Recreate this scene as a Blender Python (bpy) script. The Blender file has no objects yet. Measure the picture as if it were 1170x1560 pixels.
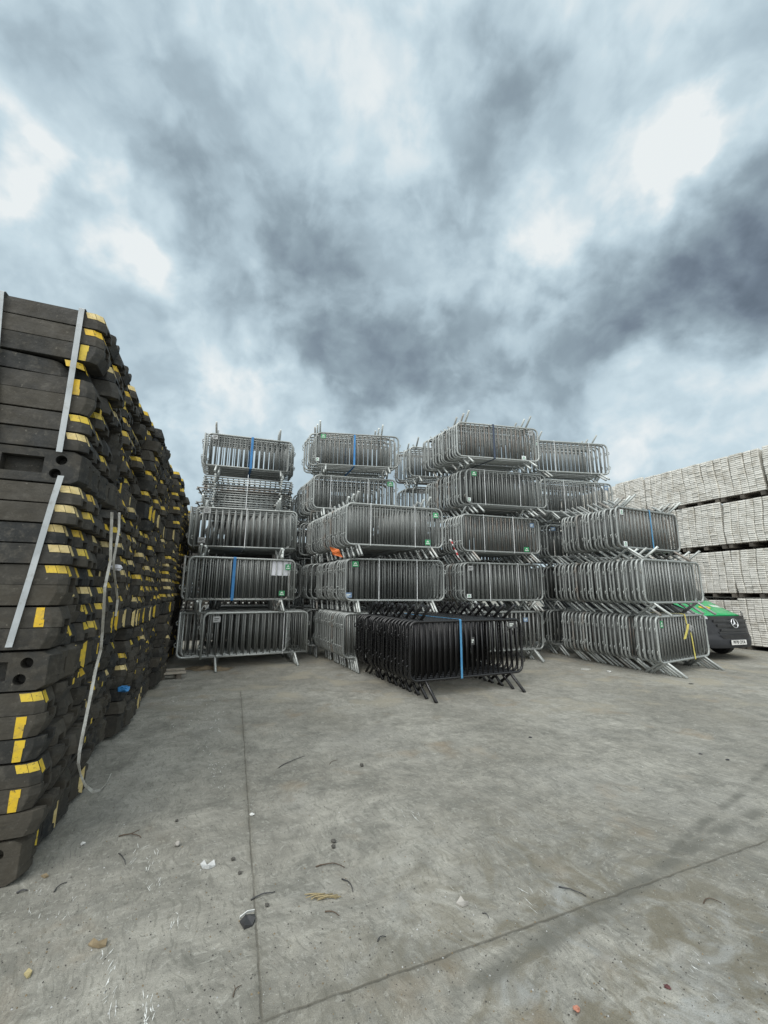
import bpy, bmesh, math, random
from mathutils import Vector, Matrix, Euler
R_ = math.radians
rng = random.Random(7)
scene = bpy.context.scene
COL = scene.collection

# ------------------------------------------------------------------ camera
F_PX, PITCH, ROLL, CAM_H = 615.64, R_(11.19), R_(0.3754), 1.6233
cam_d = bpy.data.cameras.new('camera'); cam = bpy.data.objects.new('camera', cam_d); COL.objects.link(cam)
cam_d.sensor_fit = 'VERTICAL'; cam_d.sensor_height = 36.0; cam_d.lens = 36.0 * F_PX / 1560.0
cam_d.clip_start = 0.05; cam_d.clip_end = 2000
cam.matrix_world = Matrix.Translation((0, 0, CAM_H)) @ Matrix.Rotation(math.pi/2 + PITCH, 4, 'X') @ Matrix.Rotation(ROLL, 4, 'Z')
scene.camera = cam
scene.view_settings.view_transform = 'Standard'; scene.view_settings.look = 'None'
scene.view_settings.exposure = 0.0; scene.view_settings.gamma = 1.0
scene.cycles.max_bounces = 8

def ray(px, py):                     # direction in the world of a point measured on the photograph (1170 x 1560)
    a, b = px - 585, py - 780; c, s = math.cos(ROLL), math.sin(ROLL)
    u, v = c*a + s*b, -s*a + c*b
    x, up = u/F_PX, -v/F_PX
    return Vector((x, math.cos(PITCH) - up*math.sin(PITCH), math.sin(PITCH) + up*math.cos(PITCH)))
def gnd(px, py, z=0.0):              # the ground point measured there
    d = ray(px, py); t = (z - CAM_H)/d.z
    return Vector((0, 0, CAM_H)) + d*t

# ------------------------------------------------------------------ sky
SUN_EL, SUN_AZ = R_(52), R_(214)     # azimuth clockwise from +Y
w = bpy.data.worlds.new('World'); scene.world = w; w.use_nodes = True
nt = w.node_tree; N = nt.nodes; Lk = nt.links; N.clear()
def wn(t, **k):
    n = N.new(t)
    for a, b in k.items(): setattr(n, a, b)
    return n
def wmath(op, a, b=None, c=None):
    n = wn('ShaderNodeMath', operation=op)
    for i, v in enumerate((a, b, c)):
        if v is None: continue
        if isinstance(v, (int, float)): n.inputs[i].default_value = v
        else: Lk.new(v, n.inputs[i])
    return n.outputs[0]
def wvec(op, a, b=None, out=0, scale=None):
    n = wn('ShaderNodeVectorMath', operation=op)
    for i, v in enumerate((a, b)):
        if v is None: continue
        if isinstance(v, (tuple, Vector)): n.inputs[i].default_value = tuple(v)
        else: Lk.new(v, n.inputs[i])
    if scale is not None: n.inputs['Scale'].default_value = scale
    return n.outputs[out]
tc = wn('ShaderNodeTexCoord'); D0 = tc.outputs['Generated']
def wnoise(vec, scale, detail, rough=.55, out='Fac', dist=0.0):
    n = wn('ShaderNodeTexNoise'); n.inputs['Scale'].default_value = scale; n.inputs['Detail'].default_value = detail
    n.inputs['Roughness'].default_value = rough; n.inputs['Distortion'].default_value = dist
    Lk.new(vec, n.inputs['Vector']); return n.outputs[out]
def centred(col, k): return wvec('SCALE', wvec('SUBTRACT', col, (.5, .5, .5)), scale=k)
DD = wvec('ADD', D0, centred(wnoise(D0, 3.0, 3, out='Color'), .17))
DD = wvec('ADD', DD, centred(wnoise(D0, 7, 5, .52, out='Color'), .24))
sep = wn('ShaderNodeSeparateXYZ'); Lk.new(D0, sep.inputs[0])
dz = wmath('ADD', wmath('MAXIMUM', sep.outputs[2], 0.0), .45)
q = wn('ShaderNodeCombineXYZ')
Lk.new(wmath('DIVIDE', sep.outputs[0], dz), q.inputs[0]); Lk.new(wmath('DIVIDE', sep.outputs[1], dz), q.inputs[1])
q = q.outputs[0]
D3 = wvec('MULTIPLY', wvec('ADD', D0, centred(wnoise(D0, 4, 3, out='Color'), .10)), (1, 1, 1.12))
val = wmath('MULTIPLY_ADD', wnoise(D3, 2.2, 5, .55), .16, .83 - .08)
def edge(v, a, b):
    n = wn('ShaderNodeMapRange', interpolation_type='SMOOTHSTEP'); Lk.new(v, n.inputs['Value']); n.inputs['From Min'].default_value = a; n.inputs['From Max'].default_value = b; return n.outputs[0]
val = wmath('MULTIPLY_ADD', edge(wnoise(D3, 6.5, 6, .5), .36, .64), .115, wmath('SUBTRACT', val, .0575))
val = wmath('MULTIPLY_ADD', edge(wnoise(wvec('ADD', D3, (7.3, 2.1, 0)), 15.0, 5, .5), .38, .64), .06, wmath('SUBTRACT', val, .0275))
val = wmath('MULTIPLY_ADD', wnoise(D3, 26, 3, .5), .04, wmath('SUBTRACT', val, .025))
BLOBS = [(745,40,80,-.22),(765,150,75,-.24),(738,245,55,-.22),(335,305,100,-.24),(400,370,80,-.16),(275,285,60,-.1),
 (455,430,95,-.14),(560,400,65,-.12),(650,345,85,-.16),(540,480,120,-.17),(560,560,130,-.24),(450,520,90,-.14),(610,615,90,-.18),
 (700,560,90,-.12),(900,475,90,-.18),(1000,455,120,-.32),(1120,450,130,-.40),(1130,340,85,-.22),(1180,390,120,-.16),
 (90,30,130,-.12),(235,75,90,-.08),(20,40,90,-.08),(270,190,100,-.07),(800,500,95,-.1),(850,600,130,-.12),(760,650,90,-.1),
 (1000,610,80,-.1),(270,520,90,-.12),(1150,70,60,-.1),(600,450,330,-.05),
 (5,245,55,.30),(40,290,48,.14),(135,255,45,.18),(190,365,52,.3),(240,425,50,.14),
 (620,160,85,.1),(480,90,140,.06),(1020,235,55,.32),(965,290,55,.30),(1060,250,65,.2),(1100,190,80,.1),(830,370,55,.22),(780,395,35,.1),
 (1060,545,95,.24),(985,550,55,.2),(1150,580,65,.15),(340,580,85,.16),(420,620,80,.12),(310,560,40,.1),(660,640,55,.22),(470,600,45,.1),
 (1000,680,85,.15),(930,700,60,.1),(220,640,60,.1)]
for (px, py, r, amp) in BLOBS:
    d = ray(px, py).normalized(); e = ray(px + r, py).normalized(); f = ray(px, py + r).normalized()
    rad = ((d - e).length + (d - f).length)*.5*(1.75 if amp < 0 else 1.5)
    mr = wn('ShaderNodeMapRange', interpolation_type='SMOOTHSTEP')
    Lk.new(wvec('DISTANCE', DD, d, out=1), mr.inputs['Value'])
    mr.inputs['From Min'].default_value = rad; mr.inputs['From Max'].default_value = 0
    mr.inputs['To Min'].default_value = 0; mr.inputs['To Max'].default_value = 1
    val = wmath('MULTIPLY_ADD', mr.outputs[0], amp*(.47 if amp < 0 else .58), val)
val = wmath('MULTIPLY_ADD', wmath('SUBTRACT', val, .70), 1.12, .70)
ramp = wn('ShaderNodeValToRGB'); Lk.new(val, ramp.inputs[0])
def lin(c): return tuple(((x/255)/12.92 if x/255 <= .04045 else ((x/255+.055)/1.055)**2.4) for x in c) + (1,)
cr = ramp.color_ramp
stops = [(.30,(88,100,112)),(.45,(120,134,148)),(.6,(153,171,182)),(.74,(187,207,218)),(.86,(211,230,239)),(1.02,(246,252,253))]
cr.elements[0].position, cr.elements[0].color = stops[0][0], lin(stops[0][1])
cr.elements[1].position, cr.elements[1].color = stops[-1][0], lin(stops[-1][1])
for p, c in stops[1:-1]: cr.elements.new(p).color = lin(c)
# unseen sky overhead and behind the camera boosted warm to light the yard
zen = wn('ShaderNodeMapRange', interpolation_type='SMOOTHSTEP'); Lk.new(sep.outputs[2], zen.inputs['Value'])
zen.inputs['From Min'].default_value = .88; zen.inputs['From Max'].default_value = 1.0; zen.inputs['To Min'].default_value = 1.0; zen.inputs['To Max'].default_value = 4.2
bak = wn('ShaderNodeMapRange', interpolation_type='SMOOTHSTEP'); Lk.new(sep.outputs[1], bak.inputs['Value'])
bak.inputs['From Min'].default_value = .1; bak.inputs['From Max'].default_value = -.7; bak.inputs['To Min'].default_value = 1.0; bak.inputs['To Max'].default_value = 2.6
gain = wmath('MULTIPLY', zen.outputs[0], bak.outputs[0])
bg1 = wn('ShaderNodeBackground'); Lk.new(wvec('SCALE', ramp.outputs[0]), bg1.inputs['Color'])
sc_node = bg1.inputs['Color'].links[0].from_node; sc_node.inputs['Scale'].default_value = 1.0
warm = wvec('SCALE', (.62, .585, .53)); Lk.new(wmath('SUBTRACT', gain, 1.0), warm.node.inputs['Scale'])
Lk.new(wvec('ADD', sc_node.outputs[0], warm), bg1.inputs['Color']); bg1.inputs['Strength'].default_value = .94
sky = wn('ShaderNodeTexSky', sky_type='NISHITA', sun_disc=False, sun_elevation=SUN_EL, sun_rotation=SUN_AZ)
bg2 = wn('ShaderNodeBackground'); Lk.new(sky.outputs[0], bg2.inputs['Color']); bg2.inputs['Strength'].default_value = .08
mixw = wn('ShaderNodeMixShader'); mixw.inputs[0].default_value = .06
Lk.new(bg1.outputs[0], mixw.inputs[1]); Lk.new(bg2.outputs[0], mixw.inputs[2])
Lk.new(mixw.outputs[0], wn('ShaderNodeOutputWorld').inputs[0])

sun_d = bpy.data.lights.new('sun', 'SUN'); sun = bpy.data.objects.new('sun', sun_d); COL.objects.link(sun)
sun_d.energy = 1.8; sun_d.angle = R_(36); sun_d.color = (1, .97, .93)
sdir = Vector((math.sin(SUN_AZ)*math.cos(SUN_EL), math.cos(SUN_AZ)*math.cos(SUN_EL), math.sin(SUN_EL)))
sun.rotation_euler = sdir.to_track_quat('Z', 'Y').to_euler()

# ------------------------------------------------------------------ materials
class MT:
    def __init__(s, name):
        s.m = bpy.data.materials.new(name); s.m.use_nodes = True; s.t = s.m.node_tree
        s.n = s.t.nodes; s.b = s.n['Principled BSDF']
    def node(s, t, **k):
        n = s.n.new(t)
        for a, b in k.items(): setattr(n, a, b)
        return n
    def put(s, sock, v):
        if isinstance(v, (int, float)): sock.default_value = v
        elif isinstance(v, (tuple, list)): sock.default_value = tuple(v) + ((1,) if len(v) == 3 and len(sock.default_value) == 4 else ())
        else: s.t.links.new(v, sock)
    def math(s, op, a, b=0.0, c=None, clamp=False):
        n = s.node('ShaderNodeMath', operation=op, use_clamp=clamp); s.put(n.inputs[0], a); s.put(n.inputs[1], b)
        if c is not None: s.put(n.inputs[2], c)
        return n.outputs[0]
    def noise(s, scale, detail=4, rough=.55, vec=None, dist=0.0, out='Fac'):
        n = s.node('ShaderNodeTexNoise'); s.put(n.inputs['Scale'], scale); s.put(n.inputs['Detail'], detail); s.put(n.inputs['Roughness'], rough); s.put(n.inputs['Distortion'], dist)
        if vec is None: vec = s.pos()
        s.put(n.inputs['Vector'], vec); return n.outputs[out]
    def pos(s):
        return s.node('ShaderNodeNewGeometry').outputs['Position']
    def obj(s): return s.node('ShaderNodeTexCoord').outputs['Object']
    def rand(s): return s.node('ShaderNodeObjectInfo').outputs['Random']
    def attr(s, a): return s.node('ShaderNodeAttribute', attribute_name=a).outputs['Fac']
    def vmap(s, vec, scale=(1,1,1), rot=(0,0,0), loc=(0,0,0)):
        n = s.node('ShaderNodeMapping'); s.put(n.inputs['Vector'], vec); n.inputs['Scale'].default_value = scale; n.inputs['Rotation'].default_value = rot; n.inputs['Location'].default_value = loc
        return n.outputs[0]
    def mr(s, v, a, b, c=0.0, d=1.0, smooth=True):
        n = s.node('ShaderNodeMapRange', interpolation_type='SMOOTHSTEP' if smooth else 'LINEAR')
        s.put(n.inputs['Value'], v); s.put(n.inputs['From Min'], a); s.put(n.inputs['From Max'], b); s.put(n.inputs['To Min'], c); s.put(n.inputs['To Max'], d)
        return n.outputs[0]
    def mix(s, f, a, b, mode='MIX'):
        n = s.node('ShaderNodeMix', data_type='RGBA', blend_type=mode); s.put(n.inputs['Factor'], f)
        s.put(n.inputs[6], a); s.put(n.inputs[7], b); return n.outputs[2]
    def val(s, col, v):
        n = s.node('ShaderNodeHueSaturation'); s.put(n.inputs['Color'], col); s.put(n.inputs['Value'], v); return n.outputs[0]
    def bump(s, h, strength=.3, dist=.01, prev=None):
        n = s.node('ShaderNodeBump'); s.put(n.inputs['Height'], h); s.put(n.inputs['Strength'], strength); s.put(n.inputs['Distance'], dist)
        if prev is not None: s.put(n.inputs['Normal'], prev)
        return n.outputs[0]
    def fin(s, color=None, rough=None, metal=None, normal=None):
        if color is not None: s.put(s.b.inputs['Base Color'], color)
        if rough is not None: s.put(s.b.inputs['Roughness'], rough)
        if metal is not None: s.put(s.b.inputs['Metallic'], metal)
        if normal is not None: s.put(s.b.inputs['Normal'], normal)
        return s.m

def simple(name, c1, c2, scale=6, rough=.6, metal=0.0, vary=.25, dust=None, dust_amt=.5, bump=.15):
    t = MT(name); col = t.mix(t.mr(t.noise(scale, 5), .35, .65), c1, c2)
    col = t.val(col, t.mr(t.rand(), 0, 1, 1 - vary, 1 + vary, False))
    if dust: col = t.mix(t.math('MULTIPLY', t.mr(t.noise(scale*3, 6, .7), .5, .72), dust_amt), col, dust)
    return t.fin(col, t.mr(t.noise(scale*4, 3), .2, .8, rough-.1, rough+.12, False), metal, t.bump(t.noise(scale*18, 3), bump, .002) if bump else None)

def galv(name, base, rust=.12):
    t = MT(name); r = t.rand()
    v = t.node('ShaderNodeTexVoronoi'); t.put(v.inputs['Scale'], 60); t.put(v.inputs['Vector'], t.pos())
    sp = t.math('MULTIPLY_ADD', v.outputs['Color'], .22, .89)
    col = t.val(base, t.math('MULTIPLY', sp, t.mr(r, 0, 1, .72, 1.18, False)))
    col = t.mix(t.math('MULTIPLY', t.mr(t.noise(7, 6, .65), .52, .75), .45), col, (.20, .20, .185))
    rf = t.math('MULTIPLY', t.mr(t.math('FRACT', t.math('MULTIPLY', r, 17.31)), .86, .97), t.mr(t.noise(5, 5, .6), .35, .6))
    rf = t.math('MAXIMUM', t.math('MULTIPLY', rf, .55), t.math('MULTIPLY', t.mr(t.noise(9, 6, .7), .66, .78), rust*3))
    col = t.mix(rf, col, (.17, .105, .065))
    return t.fin(col, t.mr(t.noise(25, 4), .25, .75, .42, .64, False), t.math('SUBTRACT', .60, t.math('MULTIPLY', rf, .5)), t.bump(t.noise(120, 2), .08, .002))
M = {}
M['galv'] = galv('galvanised_steel', (.35, .37, .362))
M['galv_bar'] = galv('galvanised_steel_bars', (.255, .268, .262))
M['galv_leg_skylit'] = galv('galvanised_steel_legs_skylit', (.46, .485, .475))  # lighter copy of the steel: skylight on the legs put into the base colour
M['black'] = simple('black_paint', (.004,.004,.005), (.006,.006,.007), 9, .27, 0, .2, (.07,.066,.06), .12)
M['black_bar'] = simple('black_paint_bars', (.003,.003,.004), (.005,.005,.006), 9, .34, 0, .2, (.06,.056,.05), .08)
for k_ in ('black', 'black_bar'): M[k_].node_tree.nodes['Principled BSDF'].inputs['Specular IOR Level'].default_value = .55
M['plate_grey'] = simple('plate_grey', (.42,.43,.43), (.34,.35,.35), 12, .45, .5, .1)
M['plate_green'] = simple('plate_green', (.02,.25,.09), (.03,.29,.11), 15, .4, 0, .1, (.3,.32,.3), .3)
M['plate_white'] = simple('plate_white', (.72,.75,.76), (.6,.63,.64), 15, .5, 0, .05)
M['plate_blue'] = simple('plate_blue', (.12,.2,.33), (.2,.28,.4), 15, .5, 0, .05)
M['plate_dark'] = simple('plate_dark', (.05,.05,.052), (.07,.07,.07), 15, .5, 0, .05)
M['white_ink'] = simple('white_print', (.75,.8,.76), (.65,.7,.66), 30, .5, 0, 0, bump=0)
M['strap_white'] = simple('strap_white', (.68,.70,.71), (.55,.57,.58), 8, .45, 0, .08)
M['strap_grey'] = simple('strap_grey', (.44,.47,.49), (.34,.37,.39), 5, .5, 0, .05, (.2,.19,.16), .55)
M['strap_old'] = simple('strap_weathered', (.58,.58,.55), (.40,.39,.35), 9, .6, 0, .05, (.15,.13,.1), .6)
M['strap_blue'] = simple('strap_blue', (.025,.17,.42), (.04,.22,.5), 8, .55, 0, .1)
M['strap_pale_blue'] = simple('strap_pale_blue', (.05,.22,.42), (.08,.27,.47), 8, .55, 0, .1)
M['strap_navy'] = simple('strap_navy', (.03,.045,.08), (.04,.06,.10), 8, .55, 0, .1)
M['strap_yellow'] = simple('strap_yellow', (.62,.55,.12), (.5,.42,.1), 8, .55, 0, .1, (.3,.27,.15), .4)
M['paper'] = simple('paper', (.74,.75,.80), (.66,.67,.72), 5, .6, 0, 0)
M['orange'] = simple('orange_cloth', (.55,.12,.03), (.62,.17,.04), 9, .7, 0, 0)
M['wood_dark'] = simple('pallet_wood', (.07,.062,.052), (.13,.115,.095), 5, .8, 0, .3)
M['wood_pale'] = simple('weathered_wood', (.24,.21,.17), (.33,.30,.25), 8, .8, 0, .2)
M['brown_cloth'] = simple('muddy_cloth', (.15,.115,.075), (.22,.18,.12), 10, .85, 0, 0)

def rubber(name, tint_attr):
    t = MT(name); r = t.attr('tint') if tint_attr else t.rand()
    col = t.mix(r, (.009,.0115,.013), (.052,.046,.035))
    col = t.mix(t.math('MULTIPLY', t.mr(t.noise(2.6, 6, .65), .42, .66), .65), col, (.052,.044,.031))
    col = t.mix(t.math('MULTIPLY', t.mr(t.noise(17, 6, .7), .48, .70), .6), col, (.085,.078,.064))
    col = t.mix(t.math('MULTIPLY', t.mr(t.noise(45, 4, .65), .63, .76), .6), col, (.20,.185,.155))
    st = t.noise(8, 4, .6, t.vmap(t.pos(), (1.2, 1.2, 9)))
    col = t.mix(t.math('MULTIPLY', t.mr(st, .5, .75), .4), col, (.009,.009,.009))
    h = t.math('ADD', t.noise(60, 5, .65), t.math('MULTIPLY', t.noise(9, 4), 1.5))
    return t.fin(col, t.mr(t.noise(12, 4), .3, .7, .62, .85, False), 0.0, t.bump(h, .45, .006))
M['rubber'] = rubber('black_rubber', False); M['rubber_mass'] = rubber('black_rubber_mass', True)
def tape(name):
    t = MT(name); r = t.rand()
    col = t.mix(r, (.68,.43,.012), (.62,.47,.05))
    col = t.mix(t.math('MULTIPLY', t.mr(t.noise(18, 6, .7), .42, .68), .65), col, (.34,.25,.08))
    col = t.mix(t.math('MULTIPLY', t.mr(t.noise(42, 5, .7), .58, .68), .8), col, (.05,.045,.035))
    return t.fin(col, .5, 0.0, t.bump(t.noise(90, 2), .15, .002))
M['tape'] = tape('yellow_tape')
M['tape_pale'] = simple('pale_worn_tape', (.62,.50,.24), (.52,.40,.16), 20, .6, 0, .15, (.14,.12,.09), .5)

def concrete_block(name, tint_attr):
    t = MT(name); r = t.attr('tint') if tint_attr else t.rand()
    col = t.mix(r, (.64,.625,.575), (.81,.795,.745))
    col = t.mix(t.math('MULTIPLY', t.mr(t.noise(3.2, 6, .7), .45, .68), .55), col, (.36,.325,.26))
    col = t.mix(t.math('MULTIPLY', t.mr(t.noise(14, 5, .7, t.vmap(t.pos(), (1, 1, 2.5))), .55, .72), .5), col, (.26,.25,.22))
    return t.fin(col, .85, 0.0, t.bump(t.noise(50, 4), .3, .005))
M['conc'] = concrete_block('pale_concrete', False); M['conc_mass'] = concrete_block('pale_concrete_mass', True)

# ------------------------------------------------------------------ mesh helpers
def link_mesh(name, bm, mats, parent=None, smooth=False):
    me = bpy.data.meshes.new(name); bm.normal_update(); bm.to_mesh(me); bm.free()
    for m in (mats if isinstance(mats, (list, tuple)) else [mats]): me.materials.append(m)
    if smooth:
        for p in me.polygons: p.use_smooth = True
    o = bpy.data.objects.new(name, me); COL.objects.link(o)
    if parent: o.parent = parent
    return o
def empty(name, mat=None):
    o = bpy.data.objects.new(name, None); COL.objects.link(o); o.empty_display_size = .1
    if mat is not None: o.matrix_world = mat
    return o
def tag(o, label=None, cat=None, group=None, kind=None):
    for k, v in (('label', label), ('category', cat), ('group', group), ('kind', kind)):
        if v: o[k] = v
    return o
def clone(o, parent=None):
    c = o.copy(); COL.objects.link(c)
    if parent is not None: c.parent = parent
    for ch in list(o.children): clone(ch, c)
    return c
def box(bm, x0, x1, y0, y1, z0, z1, mi=0, mat=None):
    v = [bm.verts.new((x, y, z)) for z in (z0, z1) for y in (y0, y1) for x in (x0, x1)]
    if mat is not None:
        for a in v: a.co = mat @ a.co
    fs = []
    for f in ((0,2,3,1),(4,5,7,6),(0,1,5,4),(2,6,7,3),(0,4,6,2),(1,3,7,5)):
        fc = bm.faces.new([v[i] for i in f]); fc.material_index = mi; fs.append(fc)
    return v
def tube(bm, pts, r, seg=8, closed=False, mi=0, radii=None):
    pts = [Vector(p) for p in pts]; n = len(pts); rings = []
    up = None
    for i, p in enumerate(pts):
        a = pts[(i-1) % n] if (closed or i > 0) else p; b = pts[(i+1) % n] if (closed or i < n-1) else p
        t = (b - a).normalized()
        if up is None: up = t.orthogonal().normalized()
        up = (up - t*up.dot(t))
        up = up.normalized() if up.length > 1e-6 else t.orthogonal().normalized()
        s = t.cross(up); rr = radii[i] if radii else r
        rings.append([bm.verts.new(p + (up*math.cos(2*math.pi*k/seg) + s*math.sin(2*math.pi*k/seg))*rr) for k in range(seg)])
    for i in range(n if closed else n-1):
        A, B = rings[i], rings[(i+1) % n]
        off = 0
        if closed and i == n-1:
            off = min(range(seg), key=lambda o: sum((A[k].co - B[(k+o) % seg].co).length for k in range(seg)))
        for k in range(seg):
            f = bm.faces.new((A[k], A[(k+1) % seg], B[(k+1+off) % seg], B[(k+off) % seg])); f.smooth = True; f.material_index = mi
    if not closed:
        for ring, rev in ((rings[0], True), (rings[-1], False)):
            f = bm.faces.new(ring[::-1] if rev else ring); f.material_index = mi
def ribbon(bm, pts, side, w, th=.002, closed=False, mi=0):
    # a flat strap along pts, `side` its width direction
    pts = [Vector(p) for p in pts]; n = len(pts); rings = []
    for i, p in enumerate(pts):
        a = pts[(i-1) % n] if (closed or i > 0) else p; b = pts[(i+1) % n] if (closed or i < n-1) else p
        t = (b - a).normalized(); s = side[i] if isinstance(side, list) else side
        s = Vector(s).normalized(); nn = t.cross(s).normalized()
        rings.append([bm.verts.new(p + s*(w*.5*i1) + nn*(th*.5*j1)) for i1, j1 in ((-1,-1),(1,-1),(1,1),(-1,1))])
    for i in range(n if closed else n-1):
        A, B = rings[i], rings[(i+1) % n]
        for k in range(4):
            f = bm.faces.new((A[k], A[(k+1) % 4], B[(k+1) % 4], B[k])); f.material_index = mi
    if not closed:
        bm.faces.new(rings[0][::-1]); bm.faces.new(rings[-1])
ORD = 'zeroth first second third fourth fifth sixth seventh eighth ninth tenth eleventh twelfth thirteenth fourteenth fifteenth sixteenth seventeenth eighteenth nineteenth twentieth'.split()
def ordn(i):
    if i <= 20: return ORD[i]
    tens = {2:'twenty',3:'thirty',4:'forty'}[i//10]
    return tens + '-' + ORD[i % 10] if i % 10 else {3:'thirtieth',4:'fortieth'}[i//10]

# yard axes: r to the right, u away along the two long walls
YA = R_(21.83)
UX = Vector((-math.sin(YA), math.cos(YA), 0)); RX = Vector((math.cos(YA), math.sin(YA), 0))
def yard(r, u, z=0.0): return RX*r + UX*u + Vector((0, 0, z))
YARD = Matrix(((RX.x, UX.x, 0, 0), (RX.y, UX.y, 0, 0), (0, 0, 1, 0), (0, 0, 0, 1)))

# ------------------------------------------------------------------ ground
def ground_material():
    t = MT('yard_concrete'); P = t.pos()
    sp = t.node('ShaderNodeSeparateXYZ'); t.put(sp.inputs[0], P)
    warp = t.noise(1.1, 3, out='Color'); wv = t.node('ShaderNodeVectorMath', operation='MULTIPLY_ADD')
    t.put(wv.inputs[0], warp); wv.inputs[1].default_value = (.5, .5, 0); t.put(wv.inputs[2], P); PW = wv.outputs[0]
    col = t.mix(t.mr(t.noise(.55, 5, .6), .34, .66), (.190,.185,.160), (.290,.285,.252))
    col = t.mix(t.math('MULTIPLY', t.mr(t.noise(2.3, 6, .7, PW), .42, .66), .7), col, (.135,.135,.118))
    # brushed finish across the bays
    br = t.noise(1.0, 5, .6, t.vmap(t.vmap(P, (1, 1, 1), (0, 0, -YA)), (3.2, 42, 1)))
    br2 = t.noise(1.0, 7, .72, t.vmap(t.vmap(PW, (1, 1, 1), (0, 0, R_(48))), (5, 22, 1)), .9)
    br3 = t.noise(1.0, 6, .7, t.vmap(t.vmap(PW, (1, 1, 1), (0, 0, R_(58))), (12, 50, 1)), .7)
    col = t.val(col, t.mr(br, .25, .75, .86, 1.14, False))
    right = t.mr(t.math('ADD', sp.outputs[0], t.math('MULTIPLY', t.noise(.8, 3), 1.2)), .5, 1.9)
    col = t.mix(t.math('MULTIPLY', t.math('MULTIPLY', t.mr(br2, .50, .60), right), .55), col, (.15,.15,.132))
    blot = t.noise(7.5, 6, .68, PW); col = t.val(col, t.mr(blot, .3, .7, .74, 1.24, False))
    col = t.mix(t.math('MULTIPLY', t.mr(t.noise(.9, 4, .6, t.vmap(PW, (1, 1, 1), (0, 0, 0), (8, 2, 0))), .5, .7), .25), col, (.32,.32,.30))
    col = t.mix(t.math('MULTIPLY', t.mr(br3, .52, .60), .45), col, (.095,.096,.080))
    col = t.mix(t.math('MULTIPLY', t.mr(t.noise(26, 5, .7, PW, .8), .54, .64), .42), col, (.36,.36,.325))
    # swirling dried mud near the crossing of joint and wheel track
    sw = t.noise(3.4, 6, .62, PW, 1.6)
    c1 = t.node('ShaderNodeVectorMath', operation='DISTANCE'); t.put(c1.inputs[0], P); c1.inputs[1].default_value = (1.15, 2.0, 0)
    m1 = t.mr(c1.outputs['Value'], 1.9, .3)
    col = t.mix(t.math('MULTIPLY', t.math('MULTIPLY', t.mr(sw, .44, .6), m1), .75), col, (.125,.112,.078))
    col = t.mix(t.math('MULTIPLY', t.math('MULTIPLY', t.mr(t.noise(2.1, 5, .6, PW, 1.2), .54, .68), m1), .6), col, (.30,.315,.31))
    # rusty and tan stains
    col = t.mix(t.math('MULTIPLY', t.mr(t.noise(1.5, 4, .55, t.vmap(P, (1, 1, 1), (0, 0, 0), (3.1, 7.7, 0))), .58, .74), .5), col, (.215,.165,.105))
    far = t.mr(sp.outputs[1], 5.2, 7.0)
    col = t.mix(t.math('MULTIPLY', t.math('MULTIPLY', t.mr(t.noise(1.15, 5, .6, PW), .50, .64), far), .6), col, (.32,.295,.23))
    def line(p0, p1, wid, wob, wscale):
        d = (Vector(p1) - Vector(p0)).normalized(); n = (-d.y, d.x, 0); off = n[0]*p0[0] + n[1]*p0[1]
        dp = t.node('ShaderNodeVectorMath', operation='DOT_PRODUCT'); t.put(dp.inputs[0], P); dp.inputs[1].default_value = n
        dist = t.math('SUBTRACT', dp.outputs['Value'], off)
        dist = t.math('ADD', dist, t.math('MULTIPLY', t.math('SUBTRACT', t.noise(wscale, 3), .5), wob))
        return t.math('ABSOLUTE', dist), d
    def along(p0, d, a, b):
        dp = t.node('ShaderNodeVectorMath', operation='DOT_PRODUCT'); t.put(dp.inputs[0], P); dp.inputs[1].default_value = tuple(d)
        s = t.math('SUBTRACT', dp.outputs['Value'], d.x*p0[0] + d.y*p0[1])
        return t.math('MULTIPLY', t.mr(s, a - .1, a + .1), t.mr(s, b + .1, b - .1))
    hb = []
    A, B, C_, D_ = (-2.241, 6.826, 0), (-.451, 1.896, 0), (-.455, 1.908, 0), (2.6, 3.095, 0)
    l1, d1 = line(A, B, .006, .02, 9); a1 = along(A, d1, -.3, 5.26)
    l2, d2 = line(C_, D_, .008, .035, 9); a2 = along(C_, d2, -.02, 30)
    j1 = t.math('MULTIPLY', t.mr(l1, .0075, .002), a1); j2 = t.math('MULTIPLY', t.mr(l2, .0105, .002), a2)
    s1 = t.math('MULTIPLY', t.mr(l1, .05, .0), a1); s2 = t.math('MULTIPLY', t.mr(l2, .09, .0), a2)
    soft = t.math('MULTIPLY', t.math('MAXIMUM', s1, s2), t.mr(t.noise(3, 5, .7), .35, .65))
    col = t.mix(t.math('MULTIPLY', soft, .6), col, (.10,.095,.075))
    # wheel track, a faint dark curve
    tr, d3 = line((.3, 2.0, 0), (2.3, 3.15, 0), .03, .10, 1.2)
    tk = t.math('MULTIPLY', t.math('MULTIPLY', t.mr(tr, .075, .01), t.mr(t.noise(4, 5, .65), .30, .55)), along((.3, 2.0, 0), d3, 0, 3.0))
    tr2, d4 = line((1.55, 2.72, 0), (3.8, 4.35, 0), .03, .08, 1.1)
    tk2 = t.math('MULTIPLY', t.math('MULTIPLY', t.mr(tr2, .05, .008), t.mr(t.noise(5, 5, .65), .34, .6)), along((1.55, 2.72, 0), d4, 0, 2.8))
    col = t.mix(t.math('MULTIPLY', t.math('MAXIMUM', tk, tk2), .8), col, (.10,.10,.086))
    joint = t.math('MAXIMUM', j1, j2)
    col = t.mix(t.math('MULTIPLY', joint, t.mr(t.noise(9, 4, .7), .3, .62, .2, .85)), col, (.075,.07,.055))
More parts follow.
